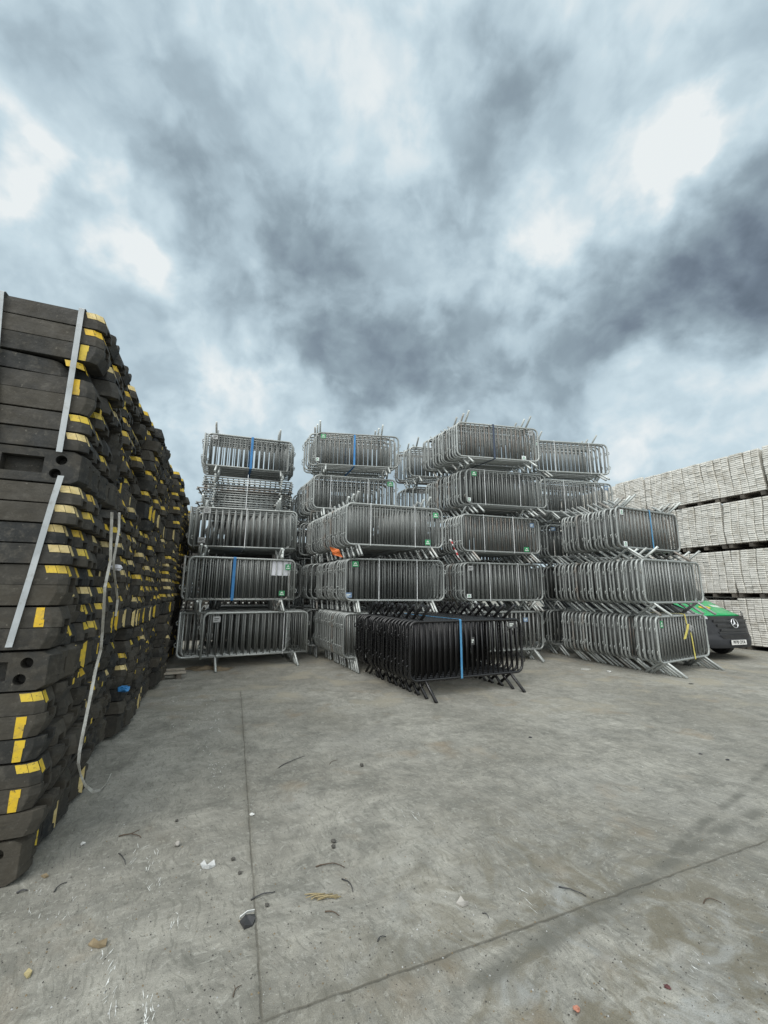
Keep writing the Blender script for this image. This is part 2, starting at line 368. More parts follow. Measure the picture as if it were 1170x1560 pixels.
    # grit: pale and dark flecks
    def flecks(scale, thr, colr, amt, dens):
        v = t.node('ShaderNodeTexVoronoi'); t.put(v.inputs['Scale'], scale); t.put(v.inputs['Vector'], P); v.inputs['Randomness'].default_value = 1
        sc = t.node('ShaderNodeSeparateColor'); t.put(sc.inputs[0], v.outputs['Color'])
        f = t.math('MULTIPLY', t.mr(v.outputs['Distance'], thr, thr*.5), t.math('GREATER_THAN', sc.outputs[0], dens))
        return t.mix(t.math('MULTIPLY', f, amt), col, colr)
    col = flecks(75, .18, (.58,.59,.56), .5, .94)
    col = flecks(48, .25, (.05,.05,.045), .75, .90)
    col = flecks(140, .4, (.10,.10,.092), .55, .6)
    col = flecks(30, .05, (.55,.55,.5), .5, .96)
    fine = t.noise(210, 3, .7)
    col = t.val(col, t.mr(fine, .25, .75, .68, 1.32, False))
    h = t.math('ADD', t.math('MULTIPLY', br, .5), t.math('ADD', t.math('MULTIPLY', fine, .5), t.math('MULTIPLY', t.noise(14, 5, .6), .8)))
    h = t.math('SUBTRACT', h, t.math('MULTIPLY', joint, 2.0))
    return t.fin(col, t.mr(t.noise(5, 4), .3, .7, .68, .9, False), 0.0, t.bump(h, .35, .006))
bm = bmesh.new()
bmesh.ops.create_grid(bm, x_segments=4, y_segments=4, size=260)
g = link_mesh('ground', bm, ground_material()); tag(g, kind='structure')

# white paint scrapes on the slab
bm = bmesh.new(); sr = random.Random(3)
def streak(px, py, l, wd, ang):
    c = gnd(px, py); d = Vector((math.cos(ang), math.sin(ang), 0)); s = Vector((-d.y, d.x, 0)); n = max(3, int(l/.02)); L_, Rr = [], []
    for i in range(n+1):
        f = i/n - .5; h = wd*(.35 + .65*sr.random())*(1 - (2*f)**4)
        p = c + d*(f*l) + s*sr.uniform(-.3, .3)*wd; L_.append(bm.verts.new((p + s*h*.5 + Vector((0,0,.0025))))); Rr.append(bm.verts.new((p - s*h*.5 + Vector((0,0,.0025)))))
    for i in range(n): bm.faces.new((L_[i], Rr[i], Rr[i+1], L_[i+1]))
for (x0, x1, y0, y1, k, l, wd) in [(262,345,1066,1115,26,.13,.014),(285,325,1105,1150,10,.08,.012),(315,348,1160,1205,20,.07,.012),(200,250,1285,1325,12,.10,.009),
      (222,245,1335,1385,7,.09,.007),(258,275,1392,1418,5,.09,.008),(155,180,1440,1550,16,.07,.008),(215,235,1515,1558,9,.07,.010),(360,385,1225,1245,4,.05,.008),
      (1050,1066,1445,1490,6,.05,.008),(1070,1092,1515,1532,2,.05,.007),(790,860,1345,1392,6,.09,.006),(610,640,1230,1260,7,.09,.008),(660,760,1335,1400,5,.07,.006),
      (1080,1140,1052,1068,5,.2,.016),(20,120,1350,1400,12,.09,.006)]:
    for i in range(int(k*1.6)): streak(sr.uniform(x0, x1), sr.uniform(y0, y1), l*sr.uniform(.15, .9), wd*sr.uniform(.15, .75), math.atan2(UX.y, UX.x) + sr.gauss(0, .3))
m_scr = MT('chalky_paint'); m_scr.fin(m_scr.mix(m_scr.mr(m_scr.noise(60, 4, .7), .4, .6), (.42,.43,.41), (.68,.70,.68)), .8)
tag(link_mesh('ground_marking', bm, m_scr.m), kind='structure')

# ------------------------------------------------------------------ crowd barriers
BL, ZB, ZT = 2.30, .24, 1.175; LEG_X = (.30, 2.00)
def frame_pts(kind):
    x0, x1, z0, z1, r = .02, BL - .02, ZB + .02, ZT - .02, (.13 if kind != 'top' else .11)
    P = []
    def arc(cx, cz, a0):
        for k in range(6):
            a = R_(a0 + 90*k/5); P.append((cx + r*math.cos(a), 0, cz + r*math.sin(a)))
    if kind == 'top':
        P.append((x1, 0, z0 - .03)); arc(x1 - r, z1 - r, 0); arc(x0 + r, z1 - r, 90); P.append((x0, 0, z0 - .03)); return P, False
    arc(x1 - r, z1 - r, 0); arc(x0 + r, z1 - r, 90); arc(x0 + r, z0 + r, 180); arc(x1 - r, z0 + r, 270)
    return P, True
def hook_bm(x, z, sgn, bm=None):
    bm = bm or bmesh.new(); s = sgn
    tube(bm, [(x, 0, z), (x + s*.045, 0, z), (x + s*.058, 0, z + .012), (x + s*.058, 0, z + .06), (x + s*.045, 0, z + .075), (x, 0, z + .075)], .0105, 5)
    return bm
def make_barrier(name, kind, fm, bmn, detailed, splay=.33, legseg=7, vee=False):
    root = empty(name)
    bm = bmesh.new(); P, cl = frame_pts(kind); tube(bm, P, .0235, 8, cl)
    if kind == 'top': tube(bm, [(.03, 0, ZB + .02), (BL - .03, 0, ZB + .02)], .0195, 8)
    if not detailed:
        for s, x in ((-1, .02), (1, BL - .02)):
            for z in (.42, .86): hook_bm(x, z, s, bm)
    link_mesh('frame', bm, M[fm], root)
    bm = bmesh.new(); nb = 15 if kind == 'top' else 20 if fm == 'black' else 17
    for i in range(nb):
        x = .02 + (BL - .04)*(i + 1)/(nb + 1); tube(bm, [(x, 0, ZB + .03), (x, 0, ZT - .03)], .0128, 6)
    link_mesh('infill_bars', bm, M[bmn], root)
    for x in LEG_X:
        bm = bmesh.new()
        pts = [(x, -splay, .006), (x, -.03, ZB - .012), (x, -.012, ZB - .001)]
        tube(bm, pts + ([(x, .012, ZB - .001), (x, .03, ZB - .012), (x, splay, .006)] if (detailed or vee or fm == 'black') and splay > .1 else [(x, .006, ZB + .006)]), .026, legseg)
        link_mesh('leg', bm, M['galv_leg_skylit' if fm == 'galv' else fm], root)
    if detailed:
        for s, x in ((-1, .02), (1, BL - .02)):
            for z in (.42, .86): link_mesh('coupling_hook', hook_bm(x, z, s), M[fm], root)
    return root
PROTO = {}
def proto(kind, mat, detailed, vee=False):
    k = (kind, mat, detailed, vee)
    if k not in PROTO:
        nm = 'crowd_barrier'
        fm, bb = ('black', 'black_bar') if mat == 'black' else ('galv', 'galv_bar')
        PROTO[k] = [make_barrier(nm, 'top' if kind == 'flat' else kind, fm, bb, detailed, .006 if kind == 'flat' else .33, vee=vee), False]
    return PROTO[k]
FLIP = Matrix.Translation((BL/2, 0, (ZB + ZT)/2)) @ Matrix.Rotation(math.pi, 4, 'X') @ Matrix.Translation((-BL/2, 0, -(ZB + ZT)/2))
PITCH_Z = 1.18
BUND = {}
def barrier_at(kind, mat, detailed, mw, label, group, vee=False):
    p = proto(kind, mat, detailed, vee)
    o = clone(p[0])
    o.matrix_world = mw
    o['label'] = label; o['category'] = 'barrier'; o['group'] = group
    return o
mass_bm = {'galv': bmesh.new()}
def bundle(key, lvl, X, Y, yaw, n, dep, drift, desc, kind='round', mat='galv', inv_off=0.0, jit=.012, straps=(), plates=(), start_inv=False, inv_p=None, zoff=0.0, group=None, mass=False):
    yaw = R_(yaw); d = Vector((math.cos(yaw), math.sin(yaw), 0)); dr = Vector((-math.sin(R_(drift)), math.cos(R_(drift)), 0))
    base = Vector((X, Y, lvl*PITCH_Z + zoff)); fr = None
    fin = 'black painted' if mat == 'black' else 'galvanised'
    for i in range(n):
        o = base + dr*(dep*i/max(1, n - 1)) + d*(rng.gauss(0, jit*.15) if rng.random() < .82 else rng.gauss(0, jit*2.2)) + dr*rng.uniform(-.25, .25)*dep/max(1, n)*(i > 0)
        yw = yaw + rng.gauss(0, .005)
        inv = (i % 2 == 1) != start_inv
        if inv_p is not None: inv = (i in inv_p)
        mw = Matrix.Translation(o + (d*inv_off if inv else Vector())) @ Matrix.Rotation(yw, 4, 'Z')
        if inv: mw = mw @ FLIP
        if mass:
            b0 = mass_bm['galv']
            for me in proto(kind, mat, False)[0].children:
                t = bmesh.new(); t.from_mesh(me.data); t.transform(mw); tm = bpy.data.meshes.new('tmp'); t.to_mesh(tm); t.free(); b0.from_mesh(tm); bpy.data.meshes.remove(tm)
            continue
        lab = f'{fin} barrier, {ordn(i+1)} from the front, {desc}'
        b = barrier_at(kind, mat, i < 2, mw, lab, group or f'barriers stacked in the {desc}', vee=(inv and 1 < i <= 6))
        if i == 0: fr = (b, base, mw)
    BUND[key] = (base, d, dr, dep, desc, yaw)
    if fr:
        for (fx, fz, pm, w_, h_) in plates:
            add_plate(fr[0], fr[2], base, yaw, fx, fz, pm, w_, h_)
    for st in straps: add_strap(key, *st)
def add_plate(parent, mw, base, yaw, fx, fz, pm, w_=.14, h_=.11):
    bm = bmesh.new(); x, z = fx*BL, ZB + fz*(ZT - ZB)
    box(bm, x - w_/2, x + w_/2, -.018, -.0135, z - h_/2, z + h_/2)
    bmesh.ops.bevel(bm, geom=bm.edges[:], offset=.0015, segments=1, affect='EDGES')
    o = link_mesh('label_plate', bm, M['plate_' + pm], parent)
    bm = bmesh.new(); y = -.0195
    if pm == 'green' or pm == 'white':
        tri = [bm.verts.new((x + a*w_, y, z + b*h_)) for a, b in ((-.26, -.02), (-.1, .3), (.1, .3), (.26, -.02), (.12, -.02), (0, .16), (-.12, -.02))]
        bm.faces.new((tri[0], tri[1], tri[6])); bm.faces.new((tri[1], tri[2], tri[5])); bm.faces.new((tri[2], tri[3], tri[4])); bm.faces.new((tri[1], tri[5], tri[6])); bm.faces.new((tri[2], tri[4], tri[5]))
        v = [bm.verts.new((x + a*w_, y, z + b*h_)) for a, b in ((-.36, -.3), (.36, -.3), (.36, -.16), (-.36, -.16))]; bm.faces.new(v)
    else:
        v = [bm.verts.new((x + a*w_, y, z + b*h_)) for a, b in ((-.34, .05), (.3, .05), (.3, .2), (-.34, .2))]; bm.faces.new(v)
        v = [bm.verts.new((x + a*w_, y, z + b*h_)) for a, b in ((-.34, -.2), (.1, -.2), (.1, -.08), (-.34, -.08))]; bm.faces.new(v)
    e = link_mesh('printed_mark', bm, M['white_ink'] if pm in ('green', 'blue', 'dark') else M['plate_green'] if pm == 'white' else M['plate_dark'], o)
STRAP_N = {}
def add_strap(key, x, matn, w_=.018, label=None, tilt=0.0, back=True):
    base, d, dr, dep, desc, yaw = BUND[key]
    n = Vector((-d.y, d.x, 0)); zb, zt = ZB - .004, ZT + .004
    up = Vector((0, 0, 1)); f0 = base + d*x - n*.026; f1 = base + d*(x + tilt) - n*.026
    bk = base + d*x + dr*(dep) + n*.03
    pts = [f0 + up*(zb + .012), f0 + up*(zb + .2) + d*tilt*.2, f0 + d*tilt*.6 + up*((zb + zt)/2) - n*.002, f1 + up*(zt - .015), f1 + n*.015 + up*(zt + .002),
           f1 + n*.06 + dr*(dep*.3) + up*(zt + .001), bk - n*.02 + up*(zt + .003), bk + up*(zt - .015), bk + up*(zb + .012), bk - n*.02 + up*zb, f0 + n*.015 + up*zb]
    bm = bmesh.new(); ribbon(bm, pts, d, w_, .0025, True)
    o = link_mesh('strap', bm, M[matn])
    colr = {'strap_white':'thin white','strap_blue':'wide blue','strap_pale_blue':'wide pale blue','strap_navy':'dark navy','strap_yellow':'yellow'}[matn]
    tag(o, label or f'{colr} strap round the {desc}', 'strap', 'straps holding the barrier bundles')
W2 = lambda a, b, da, db: None
def two(key_desc, a, b):
    return [(a, 'strap_white', .016, f'white strap, left of two round the {key_desc}'), (b, 'strap_white', .016, f'white strap, right of two round the {key_desc}')]

# stack beside the van
D = 'lowest bundle of the stack beside the van'
bundle('r1', 0, 5.50, 8.46, 31.5, 24, 2.40, 22.5, D, straps=[], plates=[(.10, .82, 'green', .12, .14)], inv_p={4,8,12,16,20}, jit=.03)
D = 'middle bundle of the stack beside the van'
bundle('r2', 1, 5.37, 8.50, 28, 22, 2.30, 23.5, D, straps=two(D, .98, 1.5), plates=[], inv_p=set(range(1, 22, 2)), jit=.03)
D = 'top bundle of the stack beside the van'
bundle('r3', 2, 5.20, 8.79, 25.5, 17, 1.55, 25, D, straps=[(1.08, 'strap_pale_blue', .04)], plates=[(.09, .86, 'white', .11, .12), (.10, .1, 'white', .12, .11)], jit=.025, inv_p=set(range(1, 17, 2)) | {2, 10})
# black bundle
D = 'black bundle on the ground with blue strap'
bundle('k1', 0, .39, 6.64, 24, 18, 2.15, 26, D, mat='black', straps=[(.98, 'strap_pale_blue', .038)], plates=[(.9, .88, 'dark', .14, .12), (.53, .62, 'dark', .07, .12)], jit=.03, inv_p={1,3,5,7,9,11,13,15,17})
# stack behind the black bundle
D = 'lowest bundle behind the black barriers'
bundle('a1', 0, -.86, 8.88, 14, 18, 2.20, 25, D, jit=.03, inv_p={5,9,13,16})
D = 'middle bundle behind the black barriers'
bundle('a2', 1, -.85, 8.95, 12, 17, 2.00, 27, D, straps=two(D, .76, 1.64), plates=[(.10, .86, 'green', .14, .12), (.04, .14, 'blue', .14, .11)], inv_p={3,6,9,12,15}, jit=.025)
D = 'top bundle behind the black barriers'
bundle('a3', 2, -.83, 8.56, 17.5, 17, 2.20, 27, D, straps=two(D, .56, 1.60), plates=[(.92, .82, 'green', .13, .12), (.83, .14, 'green', .13, .12)], inv_p={2,4,6,8,10,12,14,16}, jit=.025)
# tall central stack
for key, lvl, X, Y, yaw, n, dep, dft, word, stp, pl, iv in [
    ('d1', 0, 1.92, 9.85, 18, 7, .8, 24, 'lowest', None, [(.78, .78, 'blue', .12, .1)], {2, 5}),
    ('d2', 1, 1.92, 9.87, 18, 11, 1.2, 24, 'second', (.72, 1.56), [(.09, .84, 'grey', .14, .11), (.06, .13, 'white', .12, .09)], {3, 6, 9}),
    ('d3', 2, 1.88, 9.76, 17.5, 11, 1.2, 24, 'third', (.63, 1.48), [(.90, .80, 'blue', .12, .11), (.81, .12, 'green', .15, .12)], {4, 8}),
    ('d4', 3, 1.97, 9.80, 14.5, 15, 1.70, 27, 'fourth', (.60, 1.60), [(.10, .86, 'green', .14, .12), (.03, .13, 'white', .10, .10)], {3, 6, 9, 12}),
    ('d5', 4, 1.84, 9.64, 11, 14, 1.55, 29, 'top', None, [(.80, .10, 'white', .12, .10), (.90, .84, 'grey', .13, .12)], {1, 3, 5, 7, 8, 10, 12})]:
    D = word + ' bundle of the tall central stack'
    bundle(key, lvl, X, Y, yaw, n, dep, dft, D, straps=two(D, *stp) if stp else ([(.98, 'strap_navy', .05)] if lvl == 4 else []), plates=pl, inv_p=iv, jit=.022)
# stack left of the tall one, set back
D = 'blue-strapped top bundle left of the tall central stack'
bundle('b5', 4, -1.87, 10.38, 8.5, 9, 1.0, 20, D, straps=[(1.06, 'strap_blue', .05)], plates=[(.09, .87, 'green', .13, .12), (.03, .16, 'white', .10, .10)], inv_off=-.17, inv_p={1, 3, 5, 7})
D = 'fourth bundle left of the tall central stack'
bundle('b4', 3, -1.91, 10.46, 13, 11, 1.7, 26, D, straps=two(D, .48, 1.5), plates=[(.92, .85, 'green', .17, .13)], jit=.03, inv_p={2, 6, 9})
D = 'third bundle left of the tall central stack'
bundle('b3', 2, -1.95, 10.75, 12, 6, .8, 24, D, jit=.04, inv_p={2, 4})
D = 'second bundle left of the tall central stack'
bundle('b2', 1, -2.0, 10.75, 12, 6, .8, 24, D, jit=.04, inv_p={2, 4})
# stack against the black blocks
G1 = 'of the stack against the black blocks'
D = 'lowest bundle ' + G1
bundle('c1', 0, -3.80, 8.78, 28, 11, 1.3, 22, D, kind='top', straps=[(1.72, 'strap_white', .012, 'thin white strap round the lowest bundle against the black blocks')], plates=[(.12, .84, 'grey', .15, .12)], inv_off=-.46, jit=.03)
D = 'second bundle ' + G1
bundle('c2', 1, -4.18, 8.57, 26.5, 10, 1.3, 22, D, kind='top', straps=[(.98, 'strap_blue', .06)], plates=[(.92, .81, 'green', .12, .13), (.87, .17, 'green', .13, .11)], jit=.02, inv_off=.03)
D = 'third bundle ' + G1
bundle('c3', 2, -4.33, 9.12, 14, 16, 1.75, 23, D, kind='top', straps=[(1.12, 'strap_white', .016)], plates=[(.11, .9, 'grey', .15, .12), (.08, .17, 'grey', .16, .12)], inv_off=-.12, jit=.02)
D = 'top bundle ' + G1
bundle('c5', 4, -4.78, 10.50, 18, 12, 1.0, 22, D, kind='top', straps=[(1.10, 'strap_blue', .065)], plates=[(.09, .88, 'grey', .13, .12)], inv_off=-.16, jit=.03)
# right-hand stack at the back
for key, lvl, X, Y, yaw, n, dep, word, stp, pl in [
    ('e1', 0, 4.52, 11.36, 14, 5, .55, 'lowest', None, []), ('e2', 1, 4.52, 11.36, 14, 5, .55, 'second', None, []),
    ('e3', 2, 4.56, 11.28, 13, 5, .5, 'third', None, [(.10, .86, 'blue', .14, .1)]),
    ('e4', 3, 4.28, 10.72, 13, 8, 1.1, 'fourth', (.72, 1.72), [(.91, .84, 'blue', .12, .13)]),
    ('e5', 4, 4.22, 10.85, 8.5, 8, .9, 'top', (.62, 1.70), [(.04, .86, 'white', .08, .1)])]:
    D = word + ' bundle of back stack by the pale wall'
    bundle(key, lvl, X, Y, yaw, n, dep, 20, D, straps=two(D, *stp) if stp else [], plates=pl, jit=.03, inv_p={2, 5, 6} if lvl > 2 else {2})
D = 'top bundle set back beside the tall central stack'
bundle('m5', 4, .73, 11.45, 10, 6, .9, 26, D, jit=.03, straps=[(.5, 'strap_white', .014)], inv_p={1, 4})
D = 'fourth bundle set back beside the tall central stack'
bundle('m4', 3, .70, 11.62, 10, 5, .7, 26, D, jit=.04, plates=[(.12, .82, 'grey', .14, .11)], inv_p={1, 3})
# a bundle of barriers laid flat
FB = Vector((-4.80, 10.36, 3*PITCH_Z + .12)); fy = R_(17)
for i in range(15):
    z = FB.z + .05 + i*.066
    mw = Matrix.Translation(Vector((FB.x, FB.y, z)) + Vector((rng.gauss(0, .012), rng.gauss(0, .012), 0))) @ Matrix.Rotation(fy + rng.gauss(0, .006), 4, 'Z') @ Matrix.Translation((0, -.22, 0)) @ Matrix.Rotation(R_(-90), 4, 'X')
    if i in (3, 9): mw = mw @ Matrix.Translation((-.12, 0, .0))
    barrier_at('flat', 'galv', i > 12, mw, f'galvanised barrier lying flat, {ordn(i+1)} from the bottom of the flat bundle by the black blocks', 'barriers lying flat in one bundle')
bm = bmesh.new(); dfl = Vector((math.cos(fy), math.sin(fy), 0)); nfl = Vector((-dfl.y, dfl.x, 0)); o_ = Vector((FB.x, FB.y, 0)) + dfl*1.12 - nfl*.01
ribbon(bm, [o_ + Vector((0,0,FB.z - .2)), o_ + Vector((0,0,FB.z + 1.08)), o_ + nfl*.02 + Vector((0,0,FB.z + 1.095))], dfl, .016, .003)
tag(link_mesh('strap', bm, M['strap_white']), 'thin white strap down the bundle of flat-lying barriers', 'strap', 'straps holding the barrier bundles')
# hidden bundles that carry the ones set back
for (lv, X, Y, n, dp) in [(0, -2.0, 10.8, 6, .8), (0, .72, 11.7, 5, .7), (1, .72, 11.7, 5, .7), (2, .72, 11.7, 5, .7)] + \
        [(lv, -4.4, 10.3, 7, 1.2) for lv in (0, 1)] + [(lv, -5.2, 12.2, 7, 1.4) for lv in (0, 1, 2, 3)] + [(lv, -4.9, 11.1, 9, 1.0) for lv in (1, 2)] + [(lv, -2.75, 12.6, 8, 1.4) for lv in (0, 1, 2, 3)] + \
        [(lv, -.1, 12.9, 6, 1.2) for lv in (0, 1, 2)] + [(lv, 2.6, 12.6, 6, 1.2) for lv in (0, 1, 2, 3)] + [(lv, 4.1, 12.3, 8, 1.3) for lv in (0, 1, 2, 3)] + [(lv, 1.4, 10.9, 5, .7) for lv in (0, 1)]:
    bundle('x', lv, X, Y, 14 + rng.uniform(-3, 3), n, dp, 24, 'carrying bundles at the back', mass=True, jit=.05)
tag(link_mesh('barrier_mass', mass_bm['galv'], M['galv_bar']), 'galvanised barriers at the back carrying the stacks that stand behind', 'barriers', None, 'stuff')
for p, used in PROTO.values():
    for ch in list(p.children): bpy.data.objects.remove(ch)
    bpy.data.objects.remove(p)

def local_pt(key, x, y, z):
    base, d, dr, dep, desc, yaw = BUND[key]
    return base + d*x + Vector((-d.y, d.x, 0))*y + Vector((0, 0, z))
# yellow ratchet strap on the lowest bundle by the van
bm = bmesh.new(); d = BUND['r1'][1]
for pts in ([(1.25,-.03,ZT+.01),(1.29,-.03,.98)], [(1.42,-.03,.80),(1.44,-.035,.66),(1.47,-.03,.42),(1.49,-.03,.235)]):
    ribbon(bm, [local_pt('r1', *p) for p in pts], d, .045, .004)
ribbon(bm, [local_pt('r1', *p) for p in ((1.30,-.05,.98),(1.20,-.07,.88),(1.04,-.06,.68))], d, .10, .004)
ribbon(bm, [local_pt('r1', *p) for p in ((1.25,-.03,ZT+.01),(1.24,.05,ZT+.025),(1.22,.9,ZT+.02))], d, .045, .004)
ys = link_mesh('ratchet_strap', bm, M['strap_yellow']); tag(ys, 'yellow ratchet strap hanging loose on the lowest bundle beside the van', 'strap')
bm = bmesh.new(); base = local_pt('r1', 1.40, -.04, .92)
for k in range(2):
    c = local_pt('r1', 1.38 + .05*k, -.045, .86 - .03*k); tube(bm, [c - d*.03, c + d*.03], .014, 6)
box(bm, -.02, .02, -.02, .02, -.09, .05, 0, Matrix.Translation(local_pt('r1', 1.42, -.045, .90)) @ Matrix.Rotation(BUND['r1'][5], 4, 'Z') @ Matrix.Rotation(.5, 4, 'Y'))
rt = link_mesh('ratchet', bm, M['plate_grey'], ys)
# paper sheet, orange rag, tape
bm = bmesh.new(); G = 6
def sheet(bm, P00, ex, ey, nrm, nx, ny, amp, fr=3.0, th=.002):
    vs = [[bm.verts.new(P00 + ex*(i/nx) + ey*(j/ny) + nrm*(amp*math.sin(fr*i/nx*2 + j)*.5 + amp*.5*math.cos(fr*j/ny*2.3 + i*.7))) for j in range(ny+1)] for i in range(nx+1)]
    vb = [[bm.verts.new(v.co - nrm*th) for v in row] for row in vs]
    for i in range(nx):
        for j in range(ny):
            for V, rev in ((vs, False), (vb, True)):
                q = [V[i][j], V[i+1][j], V[i+1][j+1], V[i][j+1]]; bm.faces.new(q[::-1] if rev else q)
    ring = [(i, 0) for i in range(nx)] + [(nx, j) for j in range(ny)] + [(i, ny) for i in range(nx, 0, -1)] + [(0, j) for j in range(ny, 0, -1)]
    for a, b in zip(ring, ring[1:] + ring[:1]): bm.faces.new((vs[b[0]][b[1]], vs[a[0]][a[1]], vb[a[0]][a[1]], vb[b[0]][b[1]]))
d = BUND['c2'][1]; n = Vector((-d.y, d.x, 0))
sheet(bm, local_pt('c2', 1.80, .024, .80), d*.42, Vector((.0, 0, .33)) + d*.02, -n, 6, 5, .004)
tag(link_mesh('paper_sheet', bm, M['paper']), 'white paper sheet tucked behind the bars of the blue-strapped second bundle', 'paper')
bm = bmesh.new(); d = BUND['a3'][1]; n = Vector((-d.y, d.x, 0))
p0 = local_pt('a3', -.02, .45, .10)
sheet(bm, gnd(503, 833, 2*PITCH_Z + .20) - d*.02, d*.20 + Vector((0,0,-.05)) - n*.03, Vector((.03, 0, -.17)) + d*.06, -n, 6, 5, .03, 4)
tag(link_mesh('rag', bm, M['orange']), 'orange rag caught under the top bundle behind the black barriers', 'rag')
bm = bmesh.new(); bm2 = bmesh.new(); d = BUND['d3'][1]; n = Vector((-d.y, d.x, 0))
pts = [local_pt('d3', -.17 + .03*i + .012*math.sin(i*2), .25 - .02*i, .56 - .085*i) for i in range(7)]
ribbon(bm, pts, [Vector((math.cos(i*.8), math.sin(i*.8)*.4, .25)) for i in range(7)], .05, .002)
tp = MT('red_white_tape'); tp.fin(tp.mix(tp.mr(tp.math('SINE', tp.math('MULTIPLY', tp.node('ShaderNodeSeparateXYZ').outputs[2], 1.0)), .0, .1), (.7,.7,.7), (.45,.05,.05)), .5)
sx = [x for x in tp.n if x.type == 'SEPXYZ'][0]; tp.put(sx.inputs[0], tp.vmap(tp.pos(), (45, 45, 45)))
tag(link_mesh('hazard_tape', bm, tp.m), 'red and white hazard tape hanging beside the third bundle of the tall stack', 'tape')

# ------------------------------------------------------------------ black rubber blocks
BLN, BW, BH = .70, .233, .131
def block_bm(broken=False, low=False):
    """one rubber fence foot: x from -BLN to 0 (the aisle end), y across, z up; sloped ends, a notch under each end"""
    bm = bmesh.new(); hw = BW/2 - .0015; zs, zt, ch = .050, BH - .006, .030
    def prof(y, centre, top_in, cut=0.0):
        b = .046 if centre else .001; zq = zs
        return [bm.verts.new(p) for p in ((-cut, y, b), (-cut, y, zq), (-ch - cut, y - top_in, zt), (-BLN + ch + cut, y - top_in, zt), (-BLN + cut, y, zq), (-BLN + cut, y, b), (-BLN + .13, y, b), (-.13, y, b))]
    wi = hw - .030
    st = [prof(-hw, False, -.004, .045), prof(-wi, False, 0), prof(-.045, False, 0), prof(-.045, True, 0), prof(.045, True, 0), prof(.045, False, 0), prof(wi, False, 0), prof(hw, False, .004, .045)]
    for A, B in zip(st, st[1:]):
        for k in range(8):
            try: bm.faces.new((A[k], B[k], B[(k+1) % 8], A[(k+1) % 8]))
            except ValueError: pass
    bm.faces.new(st[0][::-1]); bm.faces.new(st[-1])
    if broken:
        for v in bm.verts:
            if v.co.x > -.2 and v.co.y < -.03: v.co += Vector((-.09 - .3*v.co.z*(v.co.x > -.1), .02, -.012*(v.co.z > .1)))
    bmesh.ops.remove_doubles(bm, verts=bm.verts[:], dist=.0002)
    bmesh.ops.dissolve_degenerate(bm, dist=.0002, edges=bm.edges[:])
    bmesh.ops.recalc_face_normals(bm, faces=bm.faces[:])
    return bm
def solid(bm):  # evaluated mesh with soft edges, optional holes
    me = bpy.data.meshes.new('tmp'); bm.to_mesh(me); bm.free(); o = bpy.data.objects.new('tmp', me); COL.objects.link(o); return o
def finish_block(holes, broken):
    bm = block_bm(broken=broken)
    bmesh.ops.bevel(bm, geom=bm.edges[:], offset=.008 if not broken else .008, segments=2, affect='EDGES', clamp_overlap=True)
    if not holes:
        me = bpy.data.meshes.new('rubber_block'); bm.to_mesh(me); bm.free(); return me
    o = solid(bm); cb = bmesh.new()
    for x in (-.15, -.53):
        for s in (-1, 1): bmesh.ops.create_cone(cb, cap_ends=True, segments=18, radius1=.030, radius2=.034, depth=.12, matrix=Matrix.Translation((x + .012*s, s*.047, BH - .02)))
    box(cb, -.45, -.23, -.052, .058, .055, BH + .05)
    box(cb, -.685, -.60, -.06, .06, .055, BH + .05)
    c = solid(cb); md = o.modifiers.new('b', 'BOOLEAN'); md.object = c; md.operation = 'DIFFERENCE'; md.solver = 'EXACT'
    dg = bpy.context.evaluated_depsgraph_get(); me = bpy.data.meshes.new_from_object(o.evaluated_get(dg)); me.name = 'rubber_block'
    for x in (o, c): bpy.data.objects.remove(x)
    return me
MESH_BLOCK = [finish_block(False, False), finish_block(False, True), finish_block(True, False)]
for me in MESH_BLOCK: me.materials.clear(); me.materials.append(M['rubber'])
def patch_slope(bm, wide=.034):
    hw, zs, zt, ch, e = BW/2 - .0015, .050, BH - .006, .030, .0025
    nrm = Vector((zt - zs, 0, ch)).normalized()*e
    def sl(f, y): return Vector((-ch*f, y, zs + (zt - zs)*f)) + nrm
    v = [bm.verts.new(sl(f, y)) for f, y in ((.30, -wide - .030), (.30, wide + .030), (.98, wide), (.98, -wide))]; bm.faces.new(v)
def patch_corner(bm):
    # wraps from the slope round the cut corner to the long side
    hw, zs, zt, ch, e = BW/2 - .0015, .050, BH - .006, .030, .0025
    wi = hw - .030; nrm = Vector((zt - zs, 0, ch)).normalized()*e; nr2 = Vector((.55, -.8, .2)).normalized()*e
    P = lambda f, x, y: Vector((x - ch*f, y, zs + (zt - zs)*f))
    bm.faces.new([bm.verts.new(P(f, 0, y) + nrm) for f, y in ((.04, -wi + .002), (.12, -.03), (.97, -.035), (.97, -wi + .002))])
    bm.faces.new([bm.verts.new(P(f, x, y) + nr2) for f, x, y in ((.32, -.0446, -hw + .001), (.32, -.002, -wi), (.97, -.002, -wi), (.97, -.0446, -hw + .004))])
    bm.faces.new([bm.verts.new(Vector((x, -hw - .0018 + (.004 if z > .1 else .001), z))) for x, z in ((-.112, zs + .026), (-.056, zs + .026), (-.0745, zt - .003), (-.128, zt - .003))])
def patch_side(bm):
    # vertical band on the long side
    hw, zs, zt = BW/2 - .0015, .050, BH - .006
    v = [bm.verts.new(c) for c in ((-.135, -hw - .0018, .006), (-.085, -hw - .0018, .006), (-.085, -hw - .0018, zs), (-.135, -hw - .0018, zs))]; bm.faces.new(v)
    w_ = [bm.verts.new(c) for c in ((-.135, -hw - .0018, zs), (-.09, -hw - .0018, zs), (-.094, -hw + .0026, zt - .002), (-.135, -hw + .0026, zt - .002))]; bm.faces.new(w_)
